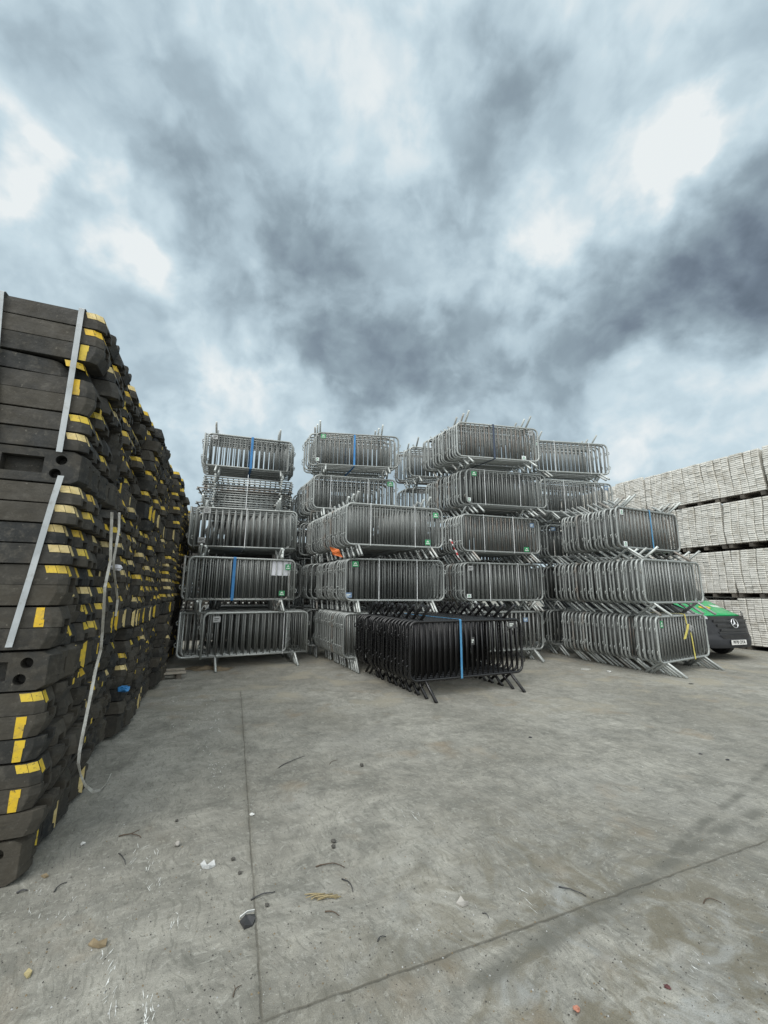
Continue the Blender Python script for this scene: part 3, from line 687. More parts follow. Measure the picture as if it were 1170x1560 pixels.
def patch_end(bm):
    v = [bm.verts.new(c) for c in ((.0018, -.09, .006), (.0018, -.05, .006), (.0018, -.05, .047), (.0018, -.09, .047))]; bm.faces.new(v)
def patch_edge(bm):
    v = [bm.verts.new(c) for c in ((.0018, -.095, .034), (.0018, .095, .034), (.0018, .095, .052), (.0018, -.095, .052))]; bm.faces.new(v)
PATCH = {}
def patch_edge_slope(bm):
    patch_slope(bm, .07)
for nm, fns in (('slope', (patch_slope,)), ('corner', (patch_corner,)), ('side', (patch_side, )), ('end', (patch_end,)), ('edge', (patch_edge_slope,))):
    bm = bmesh.new()
    for fn in fns: fn(bm)
    me = bpy.data.meshes.new('reflective_patch'); bm.to_mesh(me); bm.free(); me.materials.append(M['tape']); PATCH[nm] = me
    me2 = me.copy(); me2.materials.clear(); me2.materials.append(M['tape_pale']); PATCH[nm + '_pale'] = me2

# lay out the whole wall first, then give the 300 nearest their own objects
R0, U0 = -.91, 3.187
br_ = random.Random(21)
blocks = []   # (distance, matrix, mesh index, [patches], label)
edge_word = {0: 'lowest', 1: 'middle', 2: 'upper'}
NB = 8
for b in range(NB):
    ub = U0 + b*1.215; cols = 5
    z = 0.0; rshift = br_.gauss(0, .03) if b else 0
    if b: z = br_.choice((.0, .03, .05))
    course = 0
    for lev in range(3):
        ne = 9; lr = rshift + br_.gauss(0, .03)*(b > 0)
        for i in range(ne):                                   # a course laid on edge, like a built-in pallet
            r = R0 + lr + br_.gauss(0, .012) - (.0 if i else .0)
            mw = Matrix.Translation(yard(r, ub + .004 + i*(1.165/ne) + BH, z + BW/2)) @ YARD @ Matrix.Rotation(br_.gauss(0, .01), 4, 'Z') @ Matrix.Rotation(R_(90), 4, 'X')
            ps = []
            if br_.random() < (.30 if lev else .2): ps.append('edge' if br_.random() < .7 else 'edge_pale')
            gi = b*ne + i + 1
            blocks.append((mw.translation, mw, 2 if (b == 0 and i == 0) else 0, ps, f'black rubber block laid on edge, {ordn(gi) if gi < 50 else gi} from the near corner in the {edge_word[lev]} on-edge course', lev, False))
        z += BW + .004
        nl = (6 if b == 0 else 7) if lev == 0 else 8
        for l in range(nl):
            course += 1
            for i in range(cols):
                gi = b*cols + i + 1
                flip = br_.random() < (.24 if lev else .5)
                big = br_.random() < .12
                r = R0 + lr + br_.gauss(0, .020 if i or b else .007) + (br_.choice((-1, 1))*br_.uniform(.03, .08) if big else 0)
                if lev == 0 and b == 0: r += .05 - .012*l
                zz = z + (BH if flip else 0)
                mw = Matrix.Translation(yard(r, ub + BW/2 + i*.2355 + br_.gauss(0, .004), zz)) @ YARD @ Matrix.Rotation(br_.gauss(0, .022 if i or b else .008), 4, 'Z') @ Matrix.Rotation(br_.gauss(0, .004), 4, 'Y')
                if flip: mw = mw @ Matrix.Rotation(math.pi, 4, 'X')
                ps = []; a = br_.random(); low = (lev == 0)
                pale = '_pale' if br_.random() < .26 else ''
                if not flip and (a < .80 if (i == 0 and b == 0) else a < (.84 if not low else .36)): ps.append(('corner' if i == 0 and b == 0 else br_.choice(('slope', 'corner', 'corner', 'corner'))) + pale)
                elif flip and a < (.55 if not low else .22): ps.append('end' + pale)
                mi = 1 if (b == 0 and i == 0 and lev == 2 and l in (2,)) or br_.random() < .02 else 0
                if flip and i == 0 and b == 0 and mi == 0:
                    mw = mw @ Matrix.Identity(4)
                    ps = ['sideflip'] if a < .75 else []
                elif not flip and i == 0 and b == 0 and a > .78: ps = ['side']
                blocks.append((mw.translation, mw, mi, ps, f'black rubber block, {ordn(gi)} column from the near corner, {ordn(course)} flat course from the ground', lev, True))
            z += BH
TOPZ = z
# mirrored band for turned-over blocks (their other long side faces the viewer)
bm = bmesh.new(); patch_side(bm)
for v in bm.verts: v.co.y = -v.co.y
bmesh.ops.reverse_faces(bm, faces=bm.faces[:]); me = bpy.data.meshes.new('reflective_patch'); bm.to_mesh(me); bm.free(); me.materials.append(M['tape']); PATCH['sideflip'] = me
eye = Vector((0, 0, CAM_H))
blocks.sort(key=lambda b: (b[0] - eye).length)
N_IND = 300
for (p, mw, mi, ps, lab, lev, flat) in blocks[:N_IND]:
    o = bpy.data.objects.new('rubber_block', MESH_BLOCK[mi]); COL.objects.link(o); o.matrix_world = mw
    tag(o, lab, 'rubber block', 'black rubber blocks stacked in the wall')
    for k in ps:
        c = bpy.data.objects.new('reflective_patch', PATCH[k]); COL.objects.link(c); c.parent = o
# the rest of the wall, behind and far along
bm = bmesh.new(); tint = bm.verts.layers.float.new('tint')
low = block_bm(low=True); lme = bpy.data.meshes.new('tmp'); low.to_mesh(lme); low.free()
def add_mass(mw, ps, t):
    n0 = len(bm.verts); f0 = len(bm.faces)
    bm.from_mesh(lme); bm.verts.ensure_lookup_table(); bm.faces.ensure_lookup_table()
    for v in bm.verts[n0:]: v.co = mw @ v.co; v[tint] = t
    for f in bm.faces[f0:]: f.material_index = 0
    for k in ps:
        n1 = len(bm.verts); f1 = len(bm.faces); bm.from_mesh(PATCH[k]); bm.verts.ensure_lookup_table(); bm.faces.ensure_lookup_table()
        for v in bm.verts[n1:]: v.co = mw @ v.co; v[tint] = t
        for f in bm.faces[f1:]: f.material_index = 2 if 'pale' in k else 1
for (p, mw, mi, ps, lab, lev, flat) in blocks[N_IND:]: add_mass(mw, ps, br_.random())
sec = Matrix.Translation(RX*-.72)
for (p, mw, mi, ps, lab, lev, flat) in blocks:      # second row behind the first, so the wall has its depth
    if (p.dot(UX) - U0) < 1.3: add_mass(sec @ mw, [], br_.random())
cross = YARD.to_3x3().to_4x4() @ Matrix.Rotation(R_(-90), 4, 'Z')  # cross wall added at the back so the gaps between stacks read dark
for i in range(52):
    for c in range(26):
        add_mass(Matrix.Translation(yard(-1.3 + i*.2365 + br_.gauss(0, .006), 15.3 + br_.gauss(0, .02), c*.1325)) @ cross, [], br_.random()*.4)
me = bpy.data.meshes.new('rubber_block_mass'); bm.to_mesh(me); bm.free(); bpy.data.meshes.remove(lme)
for m_ in ('rubber_mass', 'tape', 'tape_pale'): me.materials.append(M[m_])
o = bpy.data.objects.new('rubber_block_mass', me); COL.objects.link(o)
tag(o, 'far run of the black rubber block wall with yellow patches, plus added back wall', 'rubber blocks', None, 'stuff')

# bands round the front bundles
def band(name, pts, w_, mat, label, side=None, th=.003):
    bm = bmesh.new(); ribbon(bm, pts, side or RX, w_, th); tag(link_mesh(name, bm, M[mat]), label, 'strap', 'straps on the black blocks')
fz = U0 - .016
band('strap', [yard(-1.052, fz, 2.52), yard(-1.053, fz, 2.9), yard(-1.058, fz, 3.3), yard(-1.062, fz, TOPZ*0 + 3.592), yard(-1.062, fz + .02, 3.607), yard(-1.06, U0 + 1.18, 3.607)], .034, 'strap_grey', 'grey flat strap near the corner of the uppermost black block bundle')
band('strap', [yard(-1.40, fz, 2.55), yard(-1.47, fz, 3.1), yard(-1.515, fz, 3.592), yard(-1.515, fz + .02, 3.607), yard(-1.51, U0 + 1.18, 3.607)], .034, 'strap_grey', 'grey flat strap at the frame edge on the uppermost black block bundle')
band('strap', [yard(-1.135, fz, 1.285), yard(-1.09, fz, 1.7), yard(-1.04, fz, 2.2), yard(-1.020, fz, 2.36)], .034, 'strap_grey', 'grey flat strap slanting down the middle black block bundle')
ro = R0 + .065
def wallpts(L_, o=0.0): return [yard(ro + o + d_, u_, z_) for (u_, z_, d_) in L_]
band('loose_strap', wallpts([(3.78,2.24,0),(3.83,2.0,.01),(3.85,1.854,.02),(3.79,1.648,.02),(3.86,1.45,.02),(3.95,1.292,.01),(3.93,1.159,.02),(3.85,1.02,.02),(3.772,.895,.03),(3.73,.75,.03),(3.696,.634,.03),(3.672,.52,.03),(3.683,.434,.03),(3.74,.34,.04),(3.87,.22,.05),(4.05,.10,.07),(4.25,.03,.08),(4.40,.012,.09),(4.56,.03,.09)]),
     .020, 'strap_old', 'dirty pale strap hanging loose down the black blocks to the ground', [RX*(.9 if i < 13 else .3) + UX*(.35*math.sin(i*.9)) + Vector((0, 0, 0 if i < 13 else .6)) for i in range(19)])
band('loose_strap', wallpts([(4.02,2.28,0),(3.99,2.13,.02),(3.976,1.993,.02),(4.0,1.86,.01),(4.03,1.767,.02),(4.2,1.62,.02),(4.29,1.54,.02),(4.30,1.398,.02)]),
     .018, 'strap_old', 'short dirty pale strap end hanging beside the long loose strap', [RX + UX*(.5*math.sin(i*1.1)) for i in range(8)])
# rubbish caught in the blocks
def crumple(name, c, s, mat, label, cat, seed, flat=.5, group=None):
    r2 = random.Random(seed); bm = bmesh.new(); bmesh.ops.create_icosphere(bm, subdivisions=2, radius=1)
    for v in bm.verts:
        v.co = Vector((v.co.x*s, v.co.y*s*r2.uniform(.6, .9), v.co.z*s*flat))*r2.uniform(.6, 1.1)
    zmin = min(v.co.z for v in bm.verts)
    for v in bm.verts: v.co += Vector(c) + Vector((0, 0, -zmin if c[2] < .01 else 0))
    o = link_mesh(name, bm, M[mat] if isinstance(mat, str) else mat); return tag(o, label, cat, group)
crumple('paper_scrap', yard(R0 + .03, 4.371, 1.824), .06, 'paper', 'crumpled white paper stuck between the black blocks', 'litter', 4)
crumple('plastic_scrap', yard(R0 + .03, 5.425, .565), .07, 'strap_blue', 'blue plastic scrap caught low in the black blocks', 'litter', 5)

# ------------------------------------------------------------------ pale concrete blocks on pallets
CR, CU = 14.85, 5.30
CP = 1.225; LV = [0.0, 1.53, 3.05, 4.55]; NL = 21; CH_ = .0622; CW = .2
cr_ = random.Random(5)
def cblock(bm, mat=None, t=None, layer=None):
    # a paving block with a half-round nick at each side of its face; face looks along -x
    n0 = len(bm.verts); hw = CW/2 - .002
    P = [(0, -hw + .022), (0.0, hw - .022), (.018, hw), (.11, hw), (.11, -hw), (.018, -hw)]
    lo = [bm.verts.new((x, y, .002)) for x, y in P]; hi = [bm.verts.new((x + (.004 if x < .01 else 0), y, CH_ - .010)) for x, y in P]
    k = len(P)
    for i in range(k): bm.faces.new((lo[i], hi[i], hi[(i+1) % k], lo[(i+1) % k]))
    bm.faces.new(hi[::-1]); bm.faces.new(lo)
    bm.verts.ensure_lookup_table()
    if mat is not None:
        for v in bm.verts[n0:]:
            v.co = mat @ v.co; v[layer] = t
bm = bmesh.new(); cblock(bm); bmesh.ops.recalc_face_normals(bm, faces=bm.faces[:]); CM = bpy.data.meshes.new('concrete_block'); bm.to_mesh(CM); bm.free(); CM.materials.append(M['conc'])
def make_pallet():
    root = empty('pallet')
    bm = bmesh.new()
    for i in range(6): box(bm, .0, 1.0, i*.2 + .015, i*.2 + .17, .115, .138)
    link_mesh('deck_boards', bm, M['wood_dark'], root)
    for y in (.0, .53, 1.06):
        bm = bmesh.new(); box(bm, .01, 1.0, y + .01, y + .12, .0, .114); link_mesh('bearer', bm, M['wood_dark'], root)
    return root
pal0 = make_pallet(); first = True
cb_list = []
lvw = ['lowest', 'second', 'third', 'top']
for lv in range(4):
    for b in range(8):
        r = CR + cr_.gauss(0, .02); u = CU + b*CP + cr_.gauss(0, .02) + lv*.02; z = LV[lv]
        o = pal0 if first else clone(pal0); first = False
        o.matrix_world = Matrix.Translation(yard(r, u, z)) @ YARD
        tag(o, f'dark wooden pallet, {ordn(b+1)} from the near end, {lvw[lv]} level of the pale wall', 'pallet', 'pallets under the pale blocks')
        nl = NL + (1 if cr_.random() < .4 else 0) - (lv == 3 and b > 5)
        ph = cr_.uniform(0, 6); am = cr_.uniform(.01, .045)
        for c in range(6):
            lean = cr_.gauss(0, .016)
            for l in range(nl):
                zz = z + .139 + l*CH_*(1.0)
                du = am*math.sin(ph + l*.22) + lean*l/nl
                mw = Matrix.Translation(yard(r + cr_.gauss(0, .006) + .014*math.sin(c*1.9 + ph + l*.12), u + .1 + c*.2005 + du, zz)) @ YARD @ Matrix.Rotation(cr_.gauss(0, .02), 4, 'Z')
                cb_list.append((mw, f'pale concrete block, {ordn(b*6+c+1)} column from the near end, {ordn(l+1)} course, {lvw[lv]} pallet level', cr_.random(), b, lv))
def seen_key(e):
    p = e[0].translation; a = (p.x/p.y)
    return (0 if a < .99 and not (e[4] < 2 and a < .90) else 1, (p - eye).length)
cb_list.sort(key=seen_key)
for (mw, lab, t, b, lv) in cb_list[:300]:
    o = bpy.data.objects.new('concrete_block', CM); COL.objects.link(o); o.matrix_world = mw; tag(o, lab, 'concrete block', 'pale concrete blocks stacked on pallets')
bm = bmesh.new(); ly = bm.verts.layers.float.new('tint')
for (mw, lab, t, b, lv) in cb_list[300:]: cblock(bm, mw, t, ly)
for lv in range(4):          # inner part of each load, so that the wall is solid, and an added backing
    for b in range(8):
        n0 = len(bm.verts); box(bm, .112, .98, .03, 1.19, .14, .14 + NL*CH_ - .03, 0, Matrix.Translation(yard(CR, CU + b*CP + lv*.02, LV[lv])) @ YARD)
        bm.verts.ensure_lookup_table()
        box(bm, 1.1, 2.0, .0, 1.22, .0, 1.52, 0, Matrix.Translation(yard(CR, CU + b*CP, LV[lv] - .005)) @ YARD) if lv < 3 else None  # unseen backing added behind the load to block sky under the pallets
        bm.verts.ensure_lookup_table()
        for v in bm.verts[n0:]: v[ly] = .3
bmesh.ops.recalc_face_normals(bm, faces=bm.faces[:])
tag(link_mesh('concrete_block_mass', bm, M['conc_mass']), 'remaining pale concrete blocks of the long palletised wall, with added backing', 'concrete blocks', None, 'stuff')

# ------------------------------------------------------------------ green van
def vanmat(name, c, rough, coat=0.0, metal=0.0):
    t = MT(name); t.fin(t.mix(t.mr(t.noise(9, 5, .6), .4, .75), c, tuple(x*.8 + .012 for x in c)), t.mr(t.noise(7, 4), .3, .7, rough - .04, rough + .1, False), metal)
    t.b.inputs['Coat Weight'].default_value = coat; return t.m
MV = dict(green=vanmat('green_paint', (.008,.36,.11), .3, .6), dark=vanmat('dark_plastic', (.017,.019,.024), .5), black=vanmat('black_plastic', (.008,.008,.009), .4),
          glass=vanmat('tinted_glass', (.01,.013,.015), .08), chrome=vanmat('chrome', (.75,.76,.78), .12, 0, 1.0), lamp=vanmat('lamp_lens', (.45,.47,.5), .1, .5), tyre=vanmat('tyre_rubber', (.012,.012,.012), .8),
          bar=vanmat('grille_bar_plastic', (.055,.058,.062), .4), rim=vanmat('wheel_rim', (.2,.2,.21), .4, 0, .6), plate=vanmat('plate_white', (.72,.72,.7), .4), ink=vanmat('plate_ink', (.01,.01,.01), .5), yellow=vanmat('yellow_sticker', (.55,.46,.03), .5), red=vanmat('red_sticker', (.5,.09,.02), .4), pale=vanmat('pale_sticker', (.55,.62,.56), .4))
van = empty('delivery_van')
def vy(x, z):   # the curved nose
    return -.40*abs(x)**3.2 - .16*max(0, z - .62)**1.2 - .10*max(0, .45 - z)
def panel(bm, xl, xr, z0, z1, off=0.0, nx=14, nz=5, mi=0):
    V = [[bm.verts.new(((xl(z) + (xr(z) - xl(z))*i/nx), vy(xl(z) + (xr(z) - xl(z))*i/nx, z) + off, z)) for i in range(nx+1)] for z in [z0 + (z1 - z0)*j/nz for j in range(nz+1)]]
    for j in range(nz):
        for i in range(nx):
            f = bm.faces.new((V[j][i+1], V[j][i], V[j+1][i], V[j+1][i+1])); f.smooth = True; f.material_index = mi
    return V
K = lambda v: (lambda z: v)
prof = [(-.10, .34), (-.06, .62), (-.20, 1.04), (-.55, 1.24), (-1.0, 1.42), (-1.45, 1.95), (-1.85, 2.40), (-2.2, 2.50), (-3.5, 2.56), (-5.85, 2.54), (-5.95, 1.4), (-5.95, .36)]
bm = bmesh.new(); xs = [-.98, -.93, -.8, -.5, -.2, .2, .5, .8, .93, .98]; rows = []
for x in xs:
    row = []
    for (y, z) in prof:
        fw = 1.0 if y > -.3 else (.55 if y > -1.2 else .2 if y > -2.3 else 0)
        tw = 1.0 if z < 1.45 else 1 - .14*(z - 1.45)/1.1
        dzz = -.07*(abs(x)/.98)**4 if z > 1.0 else 0
        row.append(bm.verts.new((x*tw, y - .02 - fw*.40*abs(x)**3.2, z + dzz)))
    rows.append(row)
for a, b in zip(rows, rows[1:]):
    for i in range(len(prof) - 1): f = bm.faces.new((a[i], b[i], b[i+1], a[i+1])); f.smooth = True
bm.faces.new(rows[0]); bm.faces.new(rows[-1][::-1])
bmesh.ops.recalc_face_normals(bm, faces=bm.faces[:])
for f in bm.faces:
    if f.calc_center_median().y < -1.25 or f.calc_center_median().z < 1.06: f.material_index = 1
link_mesh('body', bm, [MV['dark'], MV['dark']], van)
bm = bmesh.new(); V = panel(bm, K(-.99), K(.99), .30, .66, .015, 18, 6)
for v in bm.verts:
    if .36 < v.co.z < .56: v.co.y += .03
link_mesh('bumper', bm, MV['dark'], van)
bm = bmesh.new(); panel(bm, lambda z: -.99, lambda z: -.42 - .22*(z - .66)/.38, .66, .98, .008); link_mesh('side_fascia', bm, MV['dark'], van)
bm = bmesh.new(); panel(bm, lambda z: .42 + .22*(z - .66)/.38, lambda z: .99, .66, .98, .008); link_mesh('side_fascia', bm, MV['dark'], van)
bm = bmesh.new(); gw = lambda z: .44 + .24*(z - .66)/.42
panel(bm, lambda z: -gw(z), gw, .66, 1.075, .004, 16, 6); gr = link_mesh('grille', bm, MV['black'], van)
for k, z in enumerate((.73, .84, .95)):
    bm = bmesh.new(); w_ = gw(z) - .03; pts = [(x, vy(x, z) + .035, z + .012*abs(x)) for x in [w_*(i/7 - 1) for i in range(15)]]
    ribbon(bm, pts, (0, .35, 1), .055, .02); link_mesh('grille_bar', bm, MV['bar'], gr)
bm = bmesh.new(); pts = [(x, vy(x, .69 + .22*abs(x)**2) + .03, .665 + .02*abs(x)) for x in [.5*(i/7 - 1) for i in range(15)]]; ribbon(bm, pts, (0, .3, 1), .035, .02); link_mesh('grille_bar', bm, MV['bar'], gr)
bm = bmesh.new(); panel(bm, lambda z: -.52 + .1*(.62 - z)/.1, lambda z: .52 - .1*(.62 - z)/.1, .53, .625, .052, 12, 2); link_mesh('air_intake', bm, MV['black'], van)
bm = bmesh.new()   # bonnet sheet over the nose
V = []
for j in range(7):
    f = j/6; y = -.16 - .80*f; z = 1.085 + .35*f - .05*(1 - f)*f
    V.append([bm.verts.new((x, y - .40*abs(x)**3.2*(1 - .5*f) + .012, z + .012 - .05*(abs(x)/.86)**4)) for x in [(.66 + .12*f)*(i/8 - 1) for i in range(17)]])
for j in range(6):
    for i in range(16): f = bm.faces.new((V[j][i], V[j][i+1], V[j+1][i+1], V[j+1][i])); f.smooth = True
bot = [bm.verts.new(v.co + Vector((0, -.005, -.03))) for v in V[0]]
for i in range(16): bm.faces.new((V[0][i+1], V[0][i], bot[i], bot[i+1]))
bn = link_mesh('bonnet', bm, MV['green'], van)
def on_bonnet(x, f): return Vector((x, -.16 - .80*f - .40*abs(x)**3.2*(1 - .5*f) + .012, 1.085 + .35*f - .05*(1 - f)*f + .016 - .05*(abs(x)/.86)**4))
def bonnet_patch(pts, mat, nm, lift=.004):
    bm = bmesh.new(); bm.faces.new([bm.verts.new(on_bonnet(x, f) + Vector((0, 0, lift))) for x, f in pts]); link_mesh(nm, bm, mat, bn)
oval = lambda cx, cf, rx, rf: [(cx + rx*math.cos(2*math.pi*k/16), cf + rf*math.sin(2*math.pi*k/16)) for k in range(16)]
bonnet_patch(oval(.12, .52, .20, .09), MV['yellow'], 'bonnet_sticker'); bonnet_patch(oval(.12, .52, .11, .04), MV['red'], 'bonnet_sticker', .007); bonnet_patch(oval(.12, .525, .06, .02), MV['yellow'], 'bonnet_sticker', .009)
bonnet_patch([(-.56, .50), (-.22, .56), (-.22, .70), (-.56, .64)], MV['pale'], 'bonnet_sticker')
for s in (-1, 1):
    bm = bmesh.new(); xa, xb = sorted((s*.66, s*.975)); panel(bm, lambda z: xa, lambda z: xb, .985, 1.13 , .012, 8, 3)
    for v in bm.verts:
        k = (abs(v.co.x) - .66)/.315; v.co.z = 1.0 + (v.co.z - .985)*(.45 + .85*k) + .02*k
    link_mesh('headlight', bm, MV['lamp'], van)
bm = bmesh.new()   # windscreen
V = []
for j in range(5):
    f = j/4; y = -1.02 - .83*f; z = 1.435 + .945*f
    V.append([bm.verts.new((x*(1 - .1*f), y + .02 - .20*abs(x)**3.2*(1 - .4*f) + .03, z + .015 - .06*abs(x)**4)) for x in [.86*(i/8 - 1) for i in range(17)]])
for j in range(4):
    for i in range(16): f = bm.faces.new((V[j][i], V[j][i+1], V[j+1][i+1], V[j+1][i])); f.smooth = True
link_mesh('windscreen', bm, MV['glass'], van)
for s in (-1, 1):
    bm = bmesh.new(); v = [bm.verts.new((s*(.985 - .14*max(0, z - 1.45)/1.1 + .004), y, z)) for y, z in ((-1.35, 1.42), (-2.6, 1.42), (-2.6, 2.1), (-1.85, 2.1))]; bm.faces.new(v if s < 0 else v[::-1]); link_mesh('side_window', bm, MV['glass'], van)
    for y in (-1.0, -4.7):
        bm = bmesh.new(); bmesh.ops.create_cone(bm, cap_ends=True, segments=28, radius1=.345, radius2=.345, depth=.23, matrix=Matrix.Translation((s*.90, y, .345)) @ Matrix.Rotation(R_(90), 4, 'Y'))
        bmesh.ops.bevel(bm, geom=[e for e in bm.edges if abs(e.verts[0].co.x - e.verts[1].co.x) < .01], offset=.04, segments=3, affect='EDGES')
        wl = link_mesh('wheel', bm, MV['tyre'], van)
        bm = bmesh.new(); bmesh.ops.create_cone(bm, cap_ends=True, segments=24, radius1=.2, radius2=.17, depth=.04, matrix=Matrix.Translation((s*1.01, y, .345)) @ Matrix.Rotation(R_(90)*s, 4, 'Y')); link_mesh('rim', bm, MV['rim'], wl)
# round star emblem on the grille
ez = .90; bm = bmesh.new(); yc = vy(0, ez) + .065; er = .108
tube(bm, [(er*math.cos(2*math.pi*k/28), yc - .02*math.sin(2*math.pi*k/28), ez + er*math.sin(2*math.pi*k/28)) for k in range(28)], .010, 8, True)
for k in range(3):
    a = R_(90 + 120*k); c = Vector((0, yc, ez)); t = c + Vector((math.cos(a)*er, -.02*math.sin(a), math.sin(a)*er)); s = Vector((-math.sin(a), 0, math.cos(a)))*.022
    v = [bm.verts.new(p) for p in (c + s, c - s, t, c + Vector((0, .022, 0)), c - Vector((0, .006, 0)))]
    for f in ((0, 2, 3), (2, 1, 3), (0, 4, 2), (1, 2, 4)): bm.faces.new([v[i] for i in f])
bmesh.ops.recalc_face_normals(bm, faces=bm.faces[:])
link_mesh('emblem', bm, MV['chrome'], van)
bm = bmesh.new(); py = vy(.1, .44) + .075; box(bm, -.26, .26, py - .012, py, .385, .50); npl = link_mesh('number_plate', bm, MV['plate'], van)
fc = bpy.data.curves.new('plate_lettering', 'FONT'); fc.body = 'PF70 OYA'; fc.size = .105; fc.align_x = 'CENTER'; fc.align_y = 'CENTER'; fc.extrude = .001; fc.offset = .0025; fc.materials.append(MV['ink'])
fo = bpy.data.objects.new('tmp', fc); COL.objects.link(fo); lm = bpy.data.meshes.new_from_object(fo.evaluated_get(bpy.context.evaluated_depsgraph_get())); bpy.data.objects.remove(fo)
fo = bpy.data.objects.new('plate_lettering', lm); COL.objects.link(fo); fo.parent = npl; fo.matrix_local = Matrix.Translation((0, py + .0025, .4425)) @ Matrix.Rotation(math.pi, 4, 'Z') @ Matrix.Rotation(R_(90), 4, 'X')
fo.scale = (.92, 1, 1)
VAN_HEAD = R_(-73); hd = Vector((math.cos(VAN_HEAD), math.sin(VAN_HEAD), 0))
van.matrix_world = Matrix.Translation((8.90, 10.62, 0)) @ Matrix.Rotation(VAN_HEAD - R_(90), 4, 'Z')
tag(van, 'green-bonneted van with dark plastic nose and round star emblem, parked beside the pale wall', 'van')

# ------------------------------------------------------------------ rubbish on the ground
def mcol(name, c, rough=.8): return simple(name, c, tuple(x*1.3 for x in c), 25, rough, 0, .1)
MD = dict(twig=mcol('twig_bark', (.07,.05,.035)), dark=mcol('dark_scrap', (.03,.031,.033), .5), stone=mcol('grey_stone', (.26,.25,.23)), darkstone=mcol('dark_stone', (.06,.058,.052)), shell=mcol('grey_plastic', (.36,.37,.37), .4), white=mcol('white_scrap', (.46,.47,.46), .7),
          straw=mcol('dry_straw', (.25,.205,.115)), leaf=mcol('dry_leaf', (.16,.125,.075)), red=mcol('dark_red_scrap', (.085,.03,.03)), pink=mcol('brick_chip', (.36,.16,.11)), yl=mcol('yellow_leaf', (.34,.29,.15)))
def stick(p0, p1, r, mat, name, label, cat='stick', bend=.15, seed=1, fork=False):
    a, b = gnd(*p0), gnd(*p1); r2 = random.Random(seed); d = b - a; s = Vector((-d.y, d.x, 0)); bm = bmesh.new(); n = 7; r *= .62
    pts = [a + d*(i/n) + s*(bend*math.sin(math.pi*i/n) + r2.uniform(-.02, .02)) + Vector((0, 0, r + .006*math.sin(math.pi*i/n))) for i in range(n+1)]
    tube(bm, pts, r, 6, radii=[r*(1 - .5*i/n) for i in range(n+1)])
    if fork: tube(bm, [pts[3], pts[3] + d*.2 + s*.25 + Vector((0,0,.004))], r*.6, 5)
    tag(link_mesh(name, bm, MD[mat]), label, cat)
stick((424,1170),(465,1152),.006,'dark','stick','thin straight dark stick on the slab beyond the centre joint',seed=1,bend=.02)
stick((481,1322),(525,1322),.006,'twig','twig','bent dark twig lying across, right of the centre joint',seed=2)
stick((382,1372),(419,1360),.0065,'dark','stick','dark stick touching the joint just above the slate scrap',seed=3,bend=.05)
stick((521,1340),(537,1360),.006,'dark','stick','short dark stick above the straw bundle',seed=4)
stick((495,1390),(517,1396),.0055,'twig','twig','short brown twig just below the straw bundle',seed=5,bend=.05)
stick((180,1301),(191,1318),.005,'dark','stick','short dark stick near the white scrapes on the left slab',seed=6,bend=.05)
stick((82,1360),(102,1345),.006,'dark','stick','dark sliver with pale edge near the foot of the black blocks',seed=7)
stick((181,1275),(215,1277),.007,'twig','twig','forked brown twig near the black block wall',seed=8,fork=True)
stick((851,1352),(893,1366),.006,'dark','stick','black stick lying just above the cross joint at the right',seed=9,bend=.03)
stick((1072,1377),(1099,1376),.005,'twig','twig','curved thin twig at the right below the cross joint',seed=10,bend=.25)
stick((355,1520),(368,1502),.004,'twig','twig','thin twig with a dry stalk in the lowest part beside the centre joint',seed=11,fork=True)
stick((502,1165),(515,1158),.004,'twig','twig','tiny twig near the black stone',seed=12)
stick((25,1362),(42,1358),.009,'dark','stick','thick dark splinter at the foot of the black blocks',seed=13,bend=.05)
stick((575,1435),(588,1428),.005,'dark','stick','short dark stick just right of the slab middle',seed=14)
stick((735,1392),(745,1400),.004,'dark','stick','tiny dark splinter above the cross joint',seed=15)
def stone(px, py, s, mat, label, seed, cat='stone', flat=.7, name='stone'): crumple(name, gnd(px, py), s, MD[mat], label, cat, seed, flat)
stone(270,1289,.022,'stone','round pale grey stone on the left slab',31)
stone(269,1252,.014,'darkstone','small dark stone further up the left slab',32)
stone(365,1332,.014,'darkstone','small dark stone left of the centre joint',33)
stone(407,1381,.014,'darkstone','small dark stone right of the centre joint beside the stick',34)
stone(355,1311,.016,'darkstone','brown stone by the curled plastic shard',35)
stone(551,1168,.022,'darkstone','black stone with pale top on the middle slab',36)
stone(508,1284,.02,'darkstone','upper of two dark lumps on the middle slab',37)
stone(508,1292,.018,'darkstone','lower of two dark lumps on the middle slab',38)
stone(879,1541,.016,'pink','pink brick chip at the bottom of the slab',39,'chip',.6,'brick_chip')
stone(1067,1149,.02,'dark','small black scrap at the far right of the slab',40,'litter',.3,'rubber_scrap')
stone(1108,1158,.022,'dark','black scrap right of the other far black scrap',41,'litter',.3,'rubber_scrap')
stone(808,1124,.025,'dark','flat black scrap in front of the black barriers',42,'litter',.25,'rubber_scrap')
stone(384,1242,.020,'white','crumpled white scrap on the centre joint',43,'litter',.4,'paper_scrap')
stone(928,1024,.05,'white','crumpled clear plastic at the feet of the stack beside the van',44,'litter',.35,'plastic_scrap')
stone(126,1287,.018,'white','small crumpled foil on the left slab near the black blocks',45,'litter',.5,'foil_scrap')
stone(1017,1505,.017,'red','dark red scrap near the bottom right',46,'litter',.3,'plastic_scrap')
stone(1053,1042,.05,'dark','flat black scrap in front of the stack beside the van',47,'litter',.12,'rubber_scrap')
